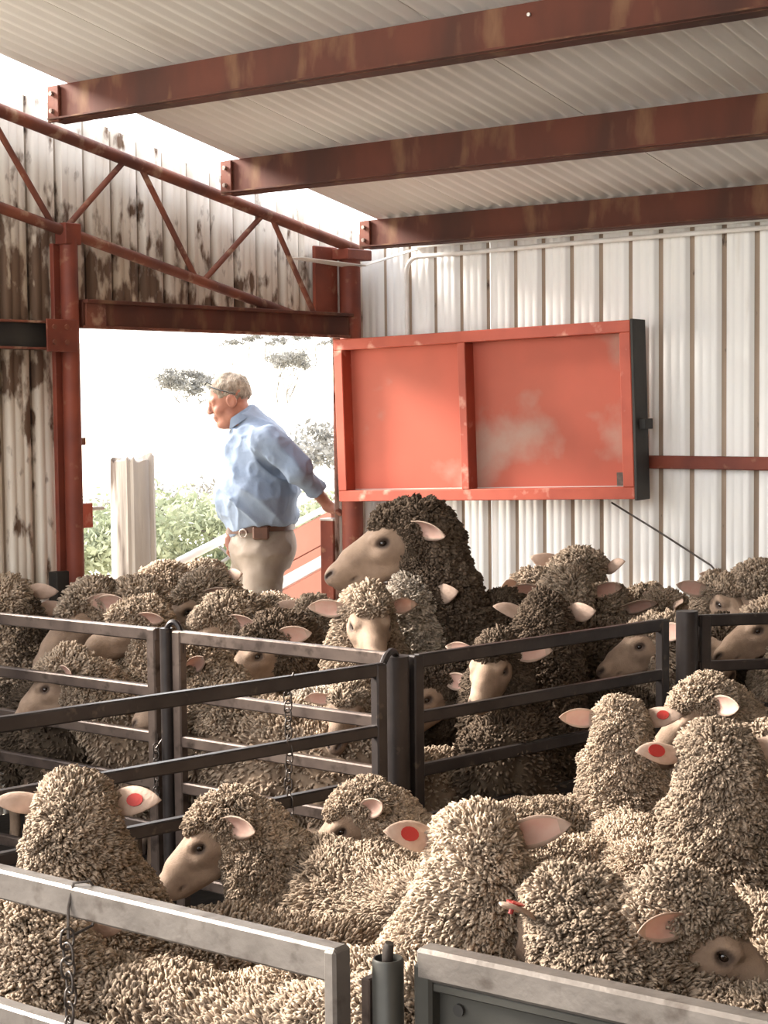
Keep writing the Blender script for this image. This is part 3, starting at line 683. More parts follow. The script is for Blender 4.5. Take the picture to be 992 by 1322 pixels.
def head_sdf(Q, k):
    """bare head in its own frame, nose along +x"""
    ys = np.abs(Q[...,1]); A = np.stack([muz(Q[...,0]), ys, Q[...,2]], -1)
    d = ell(A, (.0,0,.0), (.078,.062,.066))
    d = smin(d, rcone(A, (.045,0,.002), (.150,0,-.030), .050, .031), .03)
    d = smin(d, rcone(A, (.02,0,.030), (.125,0,.000), .030, .024), .025)        # bridge of the nose
    d = smin(d, rcone(A, (.0,.022,-.045), (.135,.006,-.058), .036, .021), .022)   # jaw
    d = smin(d, ell(A, (.163,0,-.033), (.030,.031,.027)), .018)                  # muzzle end
    d = smin(d, ell(A, (.148,0,-.060), (.028,.022,.014)), .010)                  # lower lip
    d = smin(d, ell(A, (.052,.041,.030), (.030,.018,.015)), .016)                # brow
    d = smin(d, ell(A, (.045,.042,-.012), (.035,.020,.022)), .02)                # cheek
    d = smax(d, -ell(A, (.058,.056,.014), (.0125,.011,.0075)), .004)               # eye socket
    d = smin(d, rcone(A, (.040,.049,.026), (.074,.048,.019), .0065, .0050), .005) # upper lid
    d = smax(d, -rcone(A, (.184,.012,-.026), (.176,.022,-.020), .0050, .0035), .004)   # nostril
    d = smax(d, -rcone(A, (.186,.0,-.052), (.120,.036,-.046), .0022, .0016), .004)    # mouth line
    return d
def face_cut(Q):
    ys = np.abs(Q[...,1]); A = np.stack([Q[...,0], ys, Q[...,2]], -1)
    return smin(ell(A, (.128,0,-.032), (.104,.090,.078)), ell(A, (.056,.064,-.004), (.050,.034,.036)), .02)
def sheep_parts(p, body_step=.0075, fl_step=.014, locks=4000, lock_l=.030, lock_r=.0075, seed=1, lump=.012, upper=.42, mats=None, fine=.011, flow_k=1.0, sides=3, rings=3, clump=.026, knob=1.0, pull=.45):
    L_, W_ = p.L, p.W; hs = p.hs
    def toh(P): return ((P-p.H)@p.R)/hs
    def legs(P):
        d = None
        for sy in (-1, 1):
            for pts in ([(.22*L_,.10*sy*W_,.45,.075),(.25*L_,.10*sy*W_,.26,.036),(.24*L_,.10*sy*W_,.08,.022),(.255*L_,.10*sy*W_,.022,.030)],
                        [(-.34*L_,.10*sy*W_,.46,.10),(-.27*L_,.11*sy*W_,.36,.065),(-.43*L_,.10*sy*W_,.25,.034),(-.40*L_,.10*sy*W_,.07,.021),(-.385*L_,.10*sy*W_,.022,.030)]):
                for a, b in zip(pts[:-1], pts[1:]):
                    e = rcone(P, a[:3], b[:3], a[3], b[3]); d = e if d is None else smin(d, e, .02)
        return d
    def body(P):
        S = np.array([1, 1/W_, 1], np.float32); Pt = P*S
        d = rcone(Pt, (-.34*L_,0,.55), (.20*L_,0,.54), .150, .150)
        nk = p.neck
        for i in range(4): d = smin(d, rcone(P, nk[i], nk[i+1], .10*(1-i*.14), .10*(1-(i+1)*.14)), .03)
        d = smin(d, legs(P), .03)
        hd = head_sdf(toh(P), 1)*hs
        return smin(d, hd, .02)
    def fleece(P):
        S = np.array([1, 1/W_, 1], np.float32); Pt = P*S; w = p.wool
        d = rcone(Pt, (-.36*L_,0,.555), (-.02,0,.545), .175+.012*w, .195+.012*w)
        d = smin(d, rcone(Pt, (-.02,0,.545), (.22*L_,0,.56), .195+.012*w, .172+.012*w), .04)
        nk = p.neck; rr = np.array([.150,.134,.118,.104,.090])*p.nw
        for i in range(4): d = smin(d, rcone(P, nk[i], nk[i+1], rr[i], rr[i+1]), .05)
        for sy in (-1,1):
            d = smin(d, rcone(P, (.20*L_,.09*sy*W_,.46), (.23*L_,.10*sy*W_,.30), .085, .052), .04)
            d = smin(d, rcone(P, (-.34*L_,.10*sy*W_,.48), (-.36*L_,.11*sy*W_,.32), .11, .065), .04)
        Q = toh(P)
        h = ell(Q, (-.032,0,.018), (.082,.073,.070))
        A = np.stack([Q[...,0], np.abs(Q[...,1]), Q[...,2]], -1)
        h = smin(h, ell(A, (-.004,.036,-.034), (.050,.038,.054)), .03)
        h = smin(h, ell(A, (.028,0,.055), (.050,.050,.030)), .02)
        d = smin(d, h*hs, .035)
        d = smax(d, -face_cut(Q)*hs, .010)
        return d
    H = p.H; hr = .24*hs
    lo = [min(-.62*L_, -.6), -.27, 0.0]; hi = [max(.5, H[0]+hr), .27, H[2]+.15]
    lo[1] = min(lo[1], H[1]-hr); hi[1] = max(hi[1], H[1]+hr)
    nose = H + p.R@np.array([.10,0,-.02], np.float32)*hs
    ax = [axis(lo[i]-.03, hi[i]+.04, (nose[i]-.14*hs, nose[i]+.14*hs), body_step, .030) for i in range(3)]
    V, F = nets(body, *ax); V = smooth_mesh(V, F, 1, .35)
    Q = ((V-p.H)@p.R)/hs; A = np.stack([muz(Q[:,0]), np.abs(Q[:,1]), Q[:,2]], -1)
    dk = np.clip(1.3-rcone(A, (.188,.012,-.027), (.176,.024,-.019), 0, 0)/.0105, 0, 1)
    dk = np.maximum(dk, .8*np.clip(1.25-rcone(A, (.188,0,-.052), (.125,.038,-.047), 0, 0)/.0055, 0, 1))
    dk = np.maximum(dk, .8*np.clip(1.4-ell(A, (.058,.058,.015), (.012,.010,.009))/.006, 0, 1)*(ell(A, (.058,.058,.015), (.020,.018,.014)) < .004))
    dk = np.maximum(dk, (V[:,2] < .045)*.8)
    B_ = dict(V=V, F=F, dark=dk)
    # fleece surface
    fa = [np.arange(lo[0]-.06, hi[0]+.06, fl_step), np.arange(lo[1]-.06, hi[1]+.06, fl_step), np.arange(.18, hi[2]+.08, fl_step)]
    V, F = nets(fleece, *fa); V = smooth_mesh(V, F, 1, .4); N = vnormals(V, F)
    wd, _ = worley(V, clump, seed*.37)
    disp = lump*(.8*vnoise(V, 14, seed*3.1) + .4*vnoise(V, 34, seed)) + (clump*.42-wd)*.75*knob
    disp *= np.clip(face_cut(((V-p.H)@p.R)/hs)/.05, .2, 1)
    Vd = (V+N*disp[:,None]).astype(np.float32)
    rs = np.random.RandomState(seed)
    # lock roots
    T = np.concatenate([F[:,[0,1,2]], F[:,[0,2,3]]]); a, b, c = V[T[:,0]], V[T[:,1]], V[T[:,2]]
    ar = .5*np.linalg.norm(np.cross(b-a, c-a), axis=1); cz = (a[:,2]+b[:,2]+c[:,2])/3
    wgt = ar*np.clip((cz-upper)/.12, .30, 1)*(1+1.0*(np.linalg.norm((a-p.H), axis=1) < .22*hs))
    cum = np.cumsum(wgt); ti = np.searchsorted(cum, (np.arange(locks)+rs.rand(locks))/locks*cum[-1]).clip(0, len(T)-1)
    u = rs.rand(locks,1); w = rs.rand(locks,1); sw = (u+w) > 1; u = np.where(sw, 1-u, u); w = np.where(sw, 1-w, w)
    g = lambda X: X[T[ti,0]]*(1-u-w)+X[T[ti,1]]*u+X[T[ti,2]]*w
    p0 = g(Vd); n = g(N); n /= np.linalg.norm(n,axis=1)[:,None]+1e-9
    Qh = ((p0-p.H)@p.R)/hs
    sm_ = np.clip(face_cut(Qh)/.05, .35, 1)[:,None]          # shorter close to the face
    fl = np.array([-.55,0,-.75]) + 1.3*flow_k*np.stack([vnoise(p0, 9, seed+5), vnoise(p0, 9, seed+11), vnoise(p0, 9, seed+17)], -1) + .55*rs.normal(0,1,(locks,3))
    fl -= n*(fl*n).sum(1)[:,None]; fl /= np.linalg.norm(fl,axis=1)[:,None]+1e-9
    sd_ = np.cross(n, fl)
    Ln = lock_l*(.55+.75*rs.rand(locks,1))*(1+.35*vnoise(p0, 12, seed+23)[:,None])*sm_
    r = lock_r*(.7+.6*rs.rand(locks,1))*(.6+.4*sm_)
    cu = rs.normal(0,.28,(locks,1))
    c0 = p0-n*Ln*.25; c1 = p0+n*Ln*.42+fl*Ln*.18+sd_*cu*Ln*.3; c2 = p0+n*Ln*.62+fl*Ln*.62-sd_*cu*Ln*.4; c3 = p0+n*Ln*.55+fl*Ln*1.0+sd_*cu*Ln*.5
    fd, fp = worley(p0, clump, seed*.37); fp = fp+n*Ln*.9
    c3 = c3+(fp-c3)*pull; c2 = c2+(fp-c2)*pull*.55; c1 = c1+(fp-c1)*pull*.15
    ring = []; k = sides
    RG = ((c0, r*1.15, fl, sd_), (c1, r*1.1, (fl*.9-n*.45), sd_), (c2, r*.85, (fl*.35-n*.95), sd_))
    if rings == 2: RG = (RG[0], ((c1+c2)/2, r*1.05, (fl*.6-n*.8), sd_))
    for cc, rad, ax1, ax2 in RG:
        for j in range(k):
            al = 2*PI*j/k + .5; ring.append(cc+ax1*rad*math.cos(al)+ax2*rad*math.sin(al))
    VL = np.stack(ring+[c3], 1); nv = rings*k+1; base = (np.arange(locks)*nv)[:,None]
    q4 = [(rg*k+j, rg*k+(j+1)%k, (rg+1)*k+(j+1)%k, (rg+1)*k+j) for rg in range(rings-1) for j in range(k)]
    t3 = [((rings-1)*k+j, (rings-1)*k+(j+1)%k, rings*k) for j in range(k)]
    nb = len(Vd)
    F4 = np.concatenate([F]+[base+nb+np.array(q) for q in q4]); F3 = np.concatenate([base+nb+np.array(q) for q in t3])
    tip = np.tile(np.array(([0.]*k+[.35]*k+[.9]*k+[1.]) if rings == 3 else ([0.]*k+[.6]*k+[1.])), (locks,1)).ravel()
    var = np.repeat(np.clip(.5+.28*rs.normal(0,1,locks)+.25*vnoise(p0, 22, seed), 0, 1), nv)
    FL = dict(var=np.concatenate([np.full(nb, .3), var]), V=np.concatenate([Vd, VL.reshape(-1,3)]), F=[F4, F3], tip=np.concatenate([np.zeros(nb), tip]), crown=float(np.percentile(V[np.linalg.norm(V-p.H,axis=1) < .2*hs][:,2], 99.5)))
    # crown point in xy for placement: top of the head
    return dict(body=B_, fleece=FL, pose=p)
def ear_mesh(name, L=.105, Wd=.052, cup=.9, seed=0):
    nu, nv = 11, 9; V = []; 
    for lay in (0, 1):
        for i in range(nu):
            u = i/(nu-1); w = Wd*.5*(math.sin(PI*min(1, (u*.90+.10))**.85)**.75)*(1.0 if u < .98 else .0) + (.004 if u < .1 else 0)
            if i == nu-1: w = .001
            cp = cup*(1.15-.75*u)
            for j in range(nv):
                v = (j/(nv-1)-.5)*2; a = v*cp
                r = w/max(.25, cp); x = r*math.sin(a)*1.0; z = r*(1-math.cos(a)); y = u*L
                off = .0022 if lay == 0 else -.0004
                zz = z - off*(1 if lay == 0 else 1); V.append((x, y, zz - .012*math.sin(u*PI*.9)*u))
    F = []; mi = []; n = nu*nv
    for i in range(nu-1):
        for j in range(nv-1):
            a = i*nv+j; F.append((a, a+1, a+nv+1, a+nv)); mi.append(0)
            rim = (j in (0, nv-2)) or i >= nu-3 or i < 2
            F.append((n+a, n+a+nv, n+a+nv+1, n+a+1)); mi.append(0 if rim else 1)
        for j in (0, nv-1):
            a = i*nv+j; F.append((a, a+nv, n+a+nv, n+a) if j == 0 else (a, n+a, n+a+nv, a+nv)); mi.append(0)
    for j in range(nv-1): 
        a = (nu-1)*nv+j; F.append((a, a+1, n+a+1, n+a)); mi.append(0)
    o = np_mesh(name, V, np.array(F), mats=[M['ear_out'], M['ear_in']], midx=mi)
    me = o.data; bpy.data.objects.remove(o); return me
EAR = [ear_mesh('ear', L=.112, Wd=.062, cup=.75), ear_mesh('ear', L=.118, Wd=.066, cup=.55), ear_mesh('ear', L=.106, Wd=.056, cup=1.05)]
def eye_mesh():
    bm = bmesh.new(); bmesh.ops.create_uvsphere(bm, u_segments=14, v_segments=10, radius=.0098); me = bpy.data.meshes.new('eye'); bm.to_mesh(me); bm.free()
    me.materials.append(M['eye']); me.polygons.foreach_set('use_smooth', [True]*len(me.polygons)); return me
EYE = eye_mesh()
def tag_mesh():
    b_ = B(); V = []; n = 14
    for z in (-.0012, .0012): V += [(.0140*math.cos(2*PI*j/n), .018*math.sin(2*PI*j/n), z) for j in range(n)]
    b_.add(V, [tuple(range(n))[::-1], tuple(range(n, 2*n))] + [(j, (j+1)%n, n+(j+1)%n, n+j) for j in range(n)])
    b_.tube([(0,.006,-.0016),(0,.006,.018)], .004, 8)
    o = b_.build('ear_tag', M['tag']); me = o.data; bpy.data.objects.remove(o); return me
TAGM = tag_mesh()
PROTO = {}
def make_proto(key, pose, **kw):
    d = sheep_parts(pose, **kw)
    b = d['body']; f = d['fleece']
    ob = np_mesh('body', b['V'], b['F'], M['face'], attrs={'dark': b['dark']}); mb = ob.data; bpy.data.objects.remove(ob)
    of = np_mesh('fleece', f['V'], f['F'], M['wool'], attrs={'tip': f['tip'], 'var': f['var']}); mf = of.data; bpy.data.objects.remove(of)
    PROTO[key] = dict(body=mb, fleece=mf, pose=pose, crown=f['crown'])
def sheep(key, x, y, rz, s, label, mirror=False, wool='wool', group='sheep in the yards', ears=(0,0), tagside=0, droop=0.0, earm=0, earback=.35):
    """ears: twist of the (left, right) ear about its own length"""
    P_ = PROTO[key]; po = P_['pose']
    t = tag(empty('sheep', (x, y, 0), rz), label, 'sheep', group)
    t.scale = (s, s, s)
    my = -1 if mirror else 1
    def child(name, me, par, mtx=None):
        o = bpy.data.objects.new(name, me); COL.objects.link(o); o.parent = par
        if mtx is not None: o.matrix_local = mtx
        return o
    Sm = Matrix.Diagonal((1, my, 1, 1))
    bo = child('body', P_['body'], t, Sm); fo = child('fleece', P_['fleece'], t, Sm)
    if wool != 'wool': fo.material_slots[0].link = 'OBJECT'; fo.material_slots[0].material = M[wool]
    Rh = Matrix(po.R.tolist()).to_4x4(); Th = Matrix.Translation(Vector(po.H.tolist())) @ Rh @ Matrix.Scale(po.hs, 4)
    for k_, sy in enumerate((1, -1)):
        child('eye', EYE, t, Sm @ Th @ Matrix.Translation((.059, sy*.0462, .0135)))
        # ear: local y runs out to the side
        Re = Matrix.Rotation(0 if sy > 0 else PI, 4, 'Z')
        tw = ears[k_ if my > 0 else 1-k_]
        ax_ = Matrix.Translation((-.028, sy*.066, .032)) @ Matrix.Rotation(sy*earback, 4, 'Z') @ Matrix.Rotation(-sy*droop, 4, 'X') @ Re
        fl = Matrix.Rotation((PI/2 + tw)*(1 if sy > 0 else -1), 4, 'Y')
        e = child('ear', EAR[(earm+k_) % 3], t, Sm @ Th @ ax_ @ fl)
        if tagside == (sy*my):
            tg = child('ear_tag', TAGM, e, Matrix.Translation((.002, .062, -.0105))); tg['label'] = 'red ear tag'
            tg2 = None
    return t
# ------------------------------------------------------------------ the flock
R_D = math.radians
def PP(key, fine=False, **k):
    yaw = {'ram':0,'high0':0,'high60':60,'mid0':0,'mid40':40,'mid80':80,'low0':0,'low50':50,'high80r':85,'mid0h':0}[key]
    hx, hy, hz = {'ram':(.43,0,1.02),'high0':(.36,0,.98),'high60':(.36,.04,.97),'mid0':(.46,0,.81),'mid40':(.44,.05,.81),'mid80':(.40,.09,.82),'low0':(.52,0,.69),'low50':(.48,.08,.69),'high80r':(.36,.06,.98),'mid0h':(.44,0,.83)}[key]
    pitch = {'r':.30,'h':.35,'m':.55,'l':.75}[key[0]]
    po = Pose((hx,hy,hz), R_D(yaw), pitch, hs=1.2 if key != 'ram' else 1.3, L=.82, Wd=.86, neck_w={'ram':1.0,'high80r':1.14,'high0':1.08}.get(key, 1.0))
    if fine: make_proto(key+'_f', po, locks=26500, fl_step=.0095, lock_l=.022, lock_r=.0038, body_step=.0055, lump=.014, seed=len(PROTO)+1, upper=.55, rings=2, clump=.024)
    else: make_proto(key, po, locks=11000 if key != 'ram' else 18000, fl_step=.014, lock_l=.024, lock_r=.0053, body_step=.0065 if key != 'ram' else .0045, lump=.016, seed=len(PROTO)+1, rings=2, upper=.6, clump=.030)
FLOCK = [
    ('high60', -4.721, 4.326, -2.838, 0.905, True, 'woolly sheep with its back turned at the left edge, highest beside the left shed wall', dict(ears=(-0.26, -0.4), droop=0.05, earm=0, earback=0.15)),
    ('high0', -4.73, 4.166, 2.747, 0.826, False, 'dark woolly head at the far left edge just above the top rail', dict(ears=(-0.48, 0.05), droop=-0.01, earm=0, earback=0.21, wool='wool_dark')),
    ('mid40', -4.786, 4.755, -1.18, 1.043, True, 'curly head whose bare muzzle shows under the top rail near the left wall', dict(ears=(0.04, -0.22), droop=-0.06, earm=0, earback=0.23)),
    ('high60', -4.037, 4.236, 3.009, 0.867, False, 'sheep in left profile against the slim dark post, head over the top rail', dict(ears=(0.44, -0.47), droop=0.17, earm=1, earback=0.5)),
    ('mid40', -4.857, 4.719, -0.778, 1.044, False, 'sheep half hidden behind the profile head beside the slim dark post', dict(ears=(-0.31, -0.19), droop=0.16, earm=2, earback=0.58)),
    ('mid80', -5.129, 5.542, -1.616, 1.011, False, 'woolly crown directly beneath the wooden post outside', dict(ears=(0.35, -0.13), droop=0.27, earm=1, earback=0.44)),
    ('mid80', -4.702, 5.444, -2.838, 0.998, True, 'rearmost woolly crown in front of the ramp rail outside, left of the man', dict(ears=(0.01, -0.32), droop=0.09, earm=0, earback=0.57)),
    ('mid40', -4.725, 5.418, -1.442, 1.018, True, 'curly head lowered in front of the tan trousers of the man, on his left', dict(ears=(0.32, 0.44), droop=0.27, earm=0, earback=0.55)),
    ('mid80', -4.365, 4.744, -0.656, 1.008, True, 'fluffy round crown just above the rail, right of the slim dark post', dict(ears=(0.07, 0.38), droop=0.27, earm=2, earback=0.2)),
    ('mid0', -4.08, 4.196, -2.402, 0.853, False, 'sheep in left profile between the two upper rails at the left edge', dict(ears=(-0.08, -0.21), droop=0.08, earm=0, earback=0.25)),
    ('mid40', -3.449, 4.036, 3.131, 0.907, False, 'sheep filling the rail gap right of the slim dark post, muzzle past it', dict(ears=(0.31, -0.46), droop=-0.13, earm=2, earback=0.6)),
    ('mid80', -4.122, 4.774, -0.744, 0.951, True, 'dark curly sheep in left profile under the brown rail between the two dark posts', dict(ears=(0.02, 0.15), droop=0.2, earm=0, earback=0.6, wool='wool_dark')),
    ('high60', -4.051, 5.05, 2.747, 0.796, True, 'small woolly crown left of the ear of the sheep facing the camera below the ram', dict(ears=(-0.3, -0.09), droop=-0.05, earm=2, earback=0.32)),
    ('high0', -3.69, 4.635, -0.744, 0.923, False, 'sheep facing the camera with long ears out, just below the ram muzzle', dict(ears=(-0.32, -0.06), droop=0.14, earm=2, earback=0.38)),
    ('high0', -3.527, 4.484, 1.613, 0.924, False, 'pale fleeced sheep with its back turned, tight against the chest of the dark ram', dict(ears=(0.4, -0.4), droop=-0.12, earm=0, earback=0.24, wool='wool_white')),
    ('ram', -3.242, 5.155, -2.436, 1.113, False, 'tall dark brown ram with its pale head raised in left profile above the flock', dict(ears=(0.3, 0.3), droop=0.35, earm=0, earback=0.5, wool='wool_dark')),
    ('high60', -3.084, 5.092, 3.096, 0.87, True, 'mostly hidden dark sheep directly behind the dark head with ears spread', dict(ears=(-0.47, -0.14), droop=-0.11, earm=1, earback=0.47, wool='wool_dark')),
    ('high0', -2.961, 4.593, 1.874, 0.885, False, 'dark fleeced sheep seen from behind with both ears spread, above the receding dark rail', dict(ears=(0.46, -0.48), droop=-0.01, earm=0, earback=0.49, wool='wool_dark')),
    ('high60', -3.622, 5.482, 1.7, 0.875, False, 'woolly crown right beside the back of the dark ram, near the white wall', dict(ears=(-0.09, 0.44), droop=0.16, earm=0, earback=0.25)),
    ('mid80', -4.063, 5.967, 0.304, 1.058, False, 'highest sheep against the white wall, seen from behind with two pale ears', dict(ears=(-0.31, -0.06), droop=-0.08, earm=1, earback=0.4)),
    ('mid40', -3.796, 5.569, -0.045, 1.05, True, 'sheep low in front of the highest sheep by the white wall', dict(ears=(-0.34, 0.07), droop=0.03, earm=1, earback=0.18)),
    ('mid40', -3.543, 6.005, -0.831, 0.967, True, 'grey woolly crown right of the dark head with spread ears', dict(ears=(0.28, -0.14), droop=-0.0, earm=0, earback=0.32)),
    ('high60', -3.245, 6.02, 2.049, 0.776, True, 'sheep crown near the white wall, above the far end post', dict(ears=(-0.29, 0.42), droop=-0.09, earm=0, earback=0.13)),
    ('high60', -2.836, 5.419, -1.302, 0.828, True, 'sheep with a long bare muzzle facing left between the receding rails', dict(ears=(-0.33, 0.18), droop=-0.08, earm=0, earback=0.37)),
    ('high60', -2.974, 6.3, -1.616, 0.874, False, 'sheep facing the camera right of the far dark post, under the wall cable', dict(ears=(0.08, -0.18), droop=-0.13, earm=2, earback=0.25)),
    ('mid80', -2.52, 6.337, -2.663, 1.05, False, 'curly sheep at the right edge highest above the rail, by the white wall', dict(ears=(0.5, 0.15), droop=-0.05, earm=0, earback=0.22)),
    ('high0', -2.313, 5.682, -2.314, 0.856, False, 'sheep at the right edge whose eye shows between the two rails', dict(ears=(-0.09, -0.46), droop=0.06, earm=0, earback=0.42)),
    ('high60', -2.583, 5.738, -2.105, 0.789, False, 'low headed sheep just right of the far dark post, between the rails', dict(ears=(-0.07, -0.28), droop=-0.06, earm=0, earback=0.23, wool='wool_dark')),
    ('high0', -3.039, 4.688, -1.267, 0.819, False, 'dark sheep with a tan face turned right behind the receding dark rails', dict(ears=(-0.26, -0.29), droop=-0.03, earm=1, earback=0.17, wool='wool_dark')),
    ('mid80', -3.405, 4.756, -0.744, 0.844, True, 'dark sheep facing left beside the thick corner post, between the rails', dict(ears=(-0.45, 0.43), droop=0.13, earm=2, earback=0.3, wool='wool_dark')),
    ('high60', -3.075, 4.235, -2.227, 0.72, False, 'small sheep facing the camera through the rails left of the thick corner post', dict(ears=(0.4, 0.15), droop=0.25, earm=2, earback=0.12)),
    ('high60', -3.364, 6.485, 2.747, 0.756, False, 'low strip of woolly back touching the white wall, right of the highest sheep', dict(ears=(-0.11, -0.07), droop=0.31, earm=2, earback=0.55)),
    ('high60', -4.331, 4.93, 2.398, 0.786, True, 'sliver of woolly back at the knees of the man', dict(ears=(0.42, -0.16), droop=0.18, earm=2, earback=0.26)),
    ('high80r_f', -2.309, 2.466, -2.576, 0.806, True, 'sheep seen from behind at lower left, ears out, red tag in its right hand ear', dict(ears=(0.3, 0.2), droop=0.05, earm=1, earback=0.25, tagside=-1)),
    ('mid0h_f', -2.366, 3.054, -2.454, 0.779, False, 'foreground sheep in left profile with a long bare face, right of the tagged left sheep', dict(ears=(-0.11, -0.0), droop=0.28, earm=1, earback=0.58)),
    ('high80r_f', -1.914, 2.295, 0.827, 0.813, False, 'large foreground sheep seen from behind in the centre, red tag in its left hand ear', dict(ears=(0.2, 2.6), droop=-0.1, earm=0, earback=0.35, tagside=1)),
    ('high0_f', -1.429, 3.04, 2.311, 0.859, False, 'thick necked sheep seen from behind at the right, red tag in its left hand ear', dict(ears=(0.3, 0.2), droop=0.0, earm=2, earback=0.2, tagside=1)),
    ('high0_f', -2.099, 3.756, 2.224, 0.759, False, 'slender necked sheep seen from behind before the receding rails, tag in right ear', dict(ears=(2.8, 0.2), droop=0.02, earm=0, earback=0.25, tagside=-1)),
    ('mid0h_f', -1.679, 2.413, 0.478, 0.862, False, 'nearest sheep at lower right with its face turned to the right edge', dict(ears=(-0.29, -0.34), droop=0.3, earm=1, earback=0.6)),
    ('mid40_f', -1.157, 2.569, -2.873, 0.874, True, 'curly sheep behind the sheeted gate with a tagged ear sticking out left', dict(ears=(0.9, 0.2), droop=0.0, earm=2, earback=0.6, tagside=1)),
    ('mid40_f', -1.854, 1.923, -3.012, 0.851, True, 'sheep in the lower left corner behind the pale foreground rail and chain', dict(ears=(0.45, -0.34), droop=0.15, earm=2, earback=0.49)),
    ('mid0h_f', -2.298, 3.438, -2.402, 0.743, False, 'sheep in left profile between the dark gate and the large central sheep', dict(ears=(-0.03, 0.03), droop=-0.14, earm=0, earback=0.45)),
    ('mid0h_f', -2.003, 4.703, -2.227, 0.87, False, 'pale faced sheep looking left behind the thick necked sheep at the right', dict(ears=(-0.39, 0.06), droop=-0.02, earm=0, earback=0.12)),
    ('low50_f', -1.418, 3.513, 2.573, 1.008, True, 'bit of fluffy fleece at the right edge beside the thick necked sheep', dict(ears=(-0.42, 0.38), droop=0.3, earm=1, earback=0.52)),
    ('low50_f', -2.291, 2.924, -0.22, 0.842, False, 'woolly back between the left profile sheep and the large central sheep', dict(ears=(0.33, -0.41), droop=0.12, earm=1, earback=0.2)),
    ('low50_f', -1.952, 1.968, 0.042, 0.915, False, 'broad woolly back at the bottom beneath the pale foreground rail', dict(ears=(0.48, -0.11), droop=0.23, earm=1, earback=0.15)),
    ('low50_f', -2.362, 3.754, 1.002, 0.766, True, 'broad brown woolly back stretching between the central and right hand tagged sheep', dict(ears=(-0.39, 0.12), droop=0.29, earm=2, earback=0.6)),
]
for key in sorted({f[0] for f in FLOCK}): PP(key.replace('_f',''), key.endswith('_f'))
for key, x, y, rz, s, mir, lab, kw in FLOCK: sheep(key, x, y, rz, s, lab, mirror=mir, **kw)
# ------------------------------------------------------------------ the man at the doorway
def axis_m(lo, hi, dense, step, coarse):
    a = [lo]
    while a[-1] < hi: a.append(a[-1] + (step if any(d0-coarse < a[-1] < d1 for d0, d1 in dense) else coarse))
    return np.array(a)
M['skin'] = mat('ruddy_skin', (.23,.095,.062), (.18,.07,.045), scale=22, rough=.6, bump=.1, bscale=200)
M['shirt'] = mat('faded_blue_cotton_shirt', (.150,.180,.235), (.120,.150,.205), scale=4, rough=.9, bump=.25, bscale=40)
M['jeans'] = mat('worn_tan_moleskin', (.20,.16,.13), (.14,.108,.085), scale=7, rough=.95, c3=(.28,.25,.22), s3=5, lo3=.55, hi3=.72, bump=.2)
M['belt'] = mat('dark_brown_leather', (.07,.028,.015), (.045,.018,.010), scale=20, rough=.45)
M['hair'] = mat('short_grey_brown_hair', (.19,.15,.115), (.10,.075,.055), scale=60, rough=.8, bump=.8, bscale=160, stretch=(1,1,.4))
M['lens'] = mat('black_sunglass', (.012,.010,.010), rough=.15, spec=.6)
M['boot'] = mat('brown_boot', (.08,.045,.03), (.05,.03,.02), scale=12, rough=.6)
rt_ = Vector((.7948, .6069, 0)); fw_ = Vector((-.6069, .7948, 0))
mp_ = fw_*8.56 + rt_*(-.617)
man = tag(empty('person', (mp_.x, mp_.y, 0), math.atan2(rt_.y, rt_.x)), 'man in a light blue shirt and tan trousers leaning back on a gate post', 'person')
HR = np.array(Matrix.Rotation(math.radians(186), 3, 'Z') @ Matrix.Rotation(math.radians(17), 3, 'Y'), np.float32); HO = np.array([-.145, 0, 1.632], np.float32); HS = 1.03
def th(P): return ((P-HO)@HR)/HS
def man_head(Q):
    A = np.stack([Q[...,0], np.abs(Q[...,1]), Q[...,2]], -1)
    d = ell(A, (-.012,0,.035), (.098,.075,.086))
    d = smin(d, ell(A, (.028,0,-.028), (.066,.060,.082)), .03)
    d = smin(d, rcone(A, (.010,.040,-.070), (.066,.014,-.098), .030, .022), .025)
    d = smin(d, ell(A, (.080,0,-.098), (.017,.022,.017)), .015)
    d = smin(d, ell(A, (.020,0,-.105), (.050,.044,.028)), .025)
    d = smin(d, rcone(A, (.088,0,.024), (.076,.040,.022), .013, .011), .012)
    d = smin(d, rcone(A, (.090,0,.012), (.110,0,-.024), .010, .0135), .008)
    d = smin(d, ell(A, (.106,.011,-.031), (.012,.009,.008)), .006)
    d = smin(d, ell(A, (.062,.042,-.030), (.024,.018,.020)), .018)
    d = smin(d, ell(A, (.091,0,-.058), (.012,.025,.0075)), .006)
    d = smin(d, ell(A, (.089,0,-.072), (.012,.022,.008)), .006)
    d = smax(d, -rcone(A, (.108,0,-.065), (.090,.028,-.066), .0022, .0018), .003)
    d = smax(d, -ell(A, (.096,.031,.004), (.016,.016,.009)), .008)
    d = smin(d, ell(A, (.077,.031,.003), (.013,.014,.011)), .003)
    e = ell(A, (-.006,.080,-.006), (.026,.011,.033)); e = smax(e, -ell(A, (.000,.091,-.004), (.014,.007,.020)), .006)
    return smin(d, e, .008)
NS = -1   # near side of the body, toward the camera
ARM = [np.array(p) for p in ((.045,-.175,1.44),(.195,-.205,1.30),(.305,-.075,1.150))]
ARF = [np.array(p) for p in ((.0,.175,1.43),(-.03,.245,1.19),(-.15,.155,.985))]
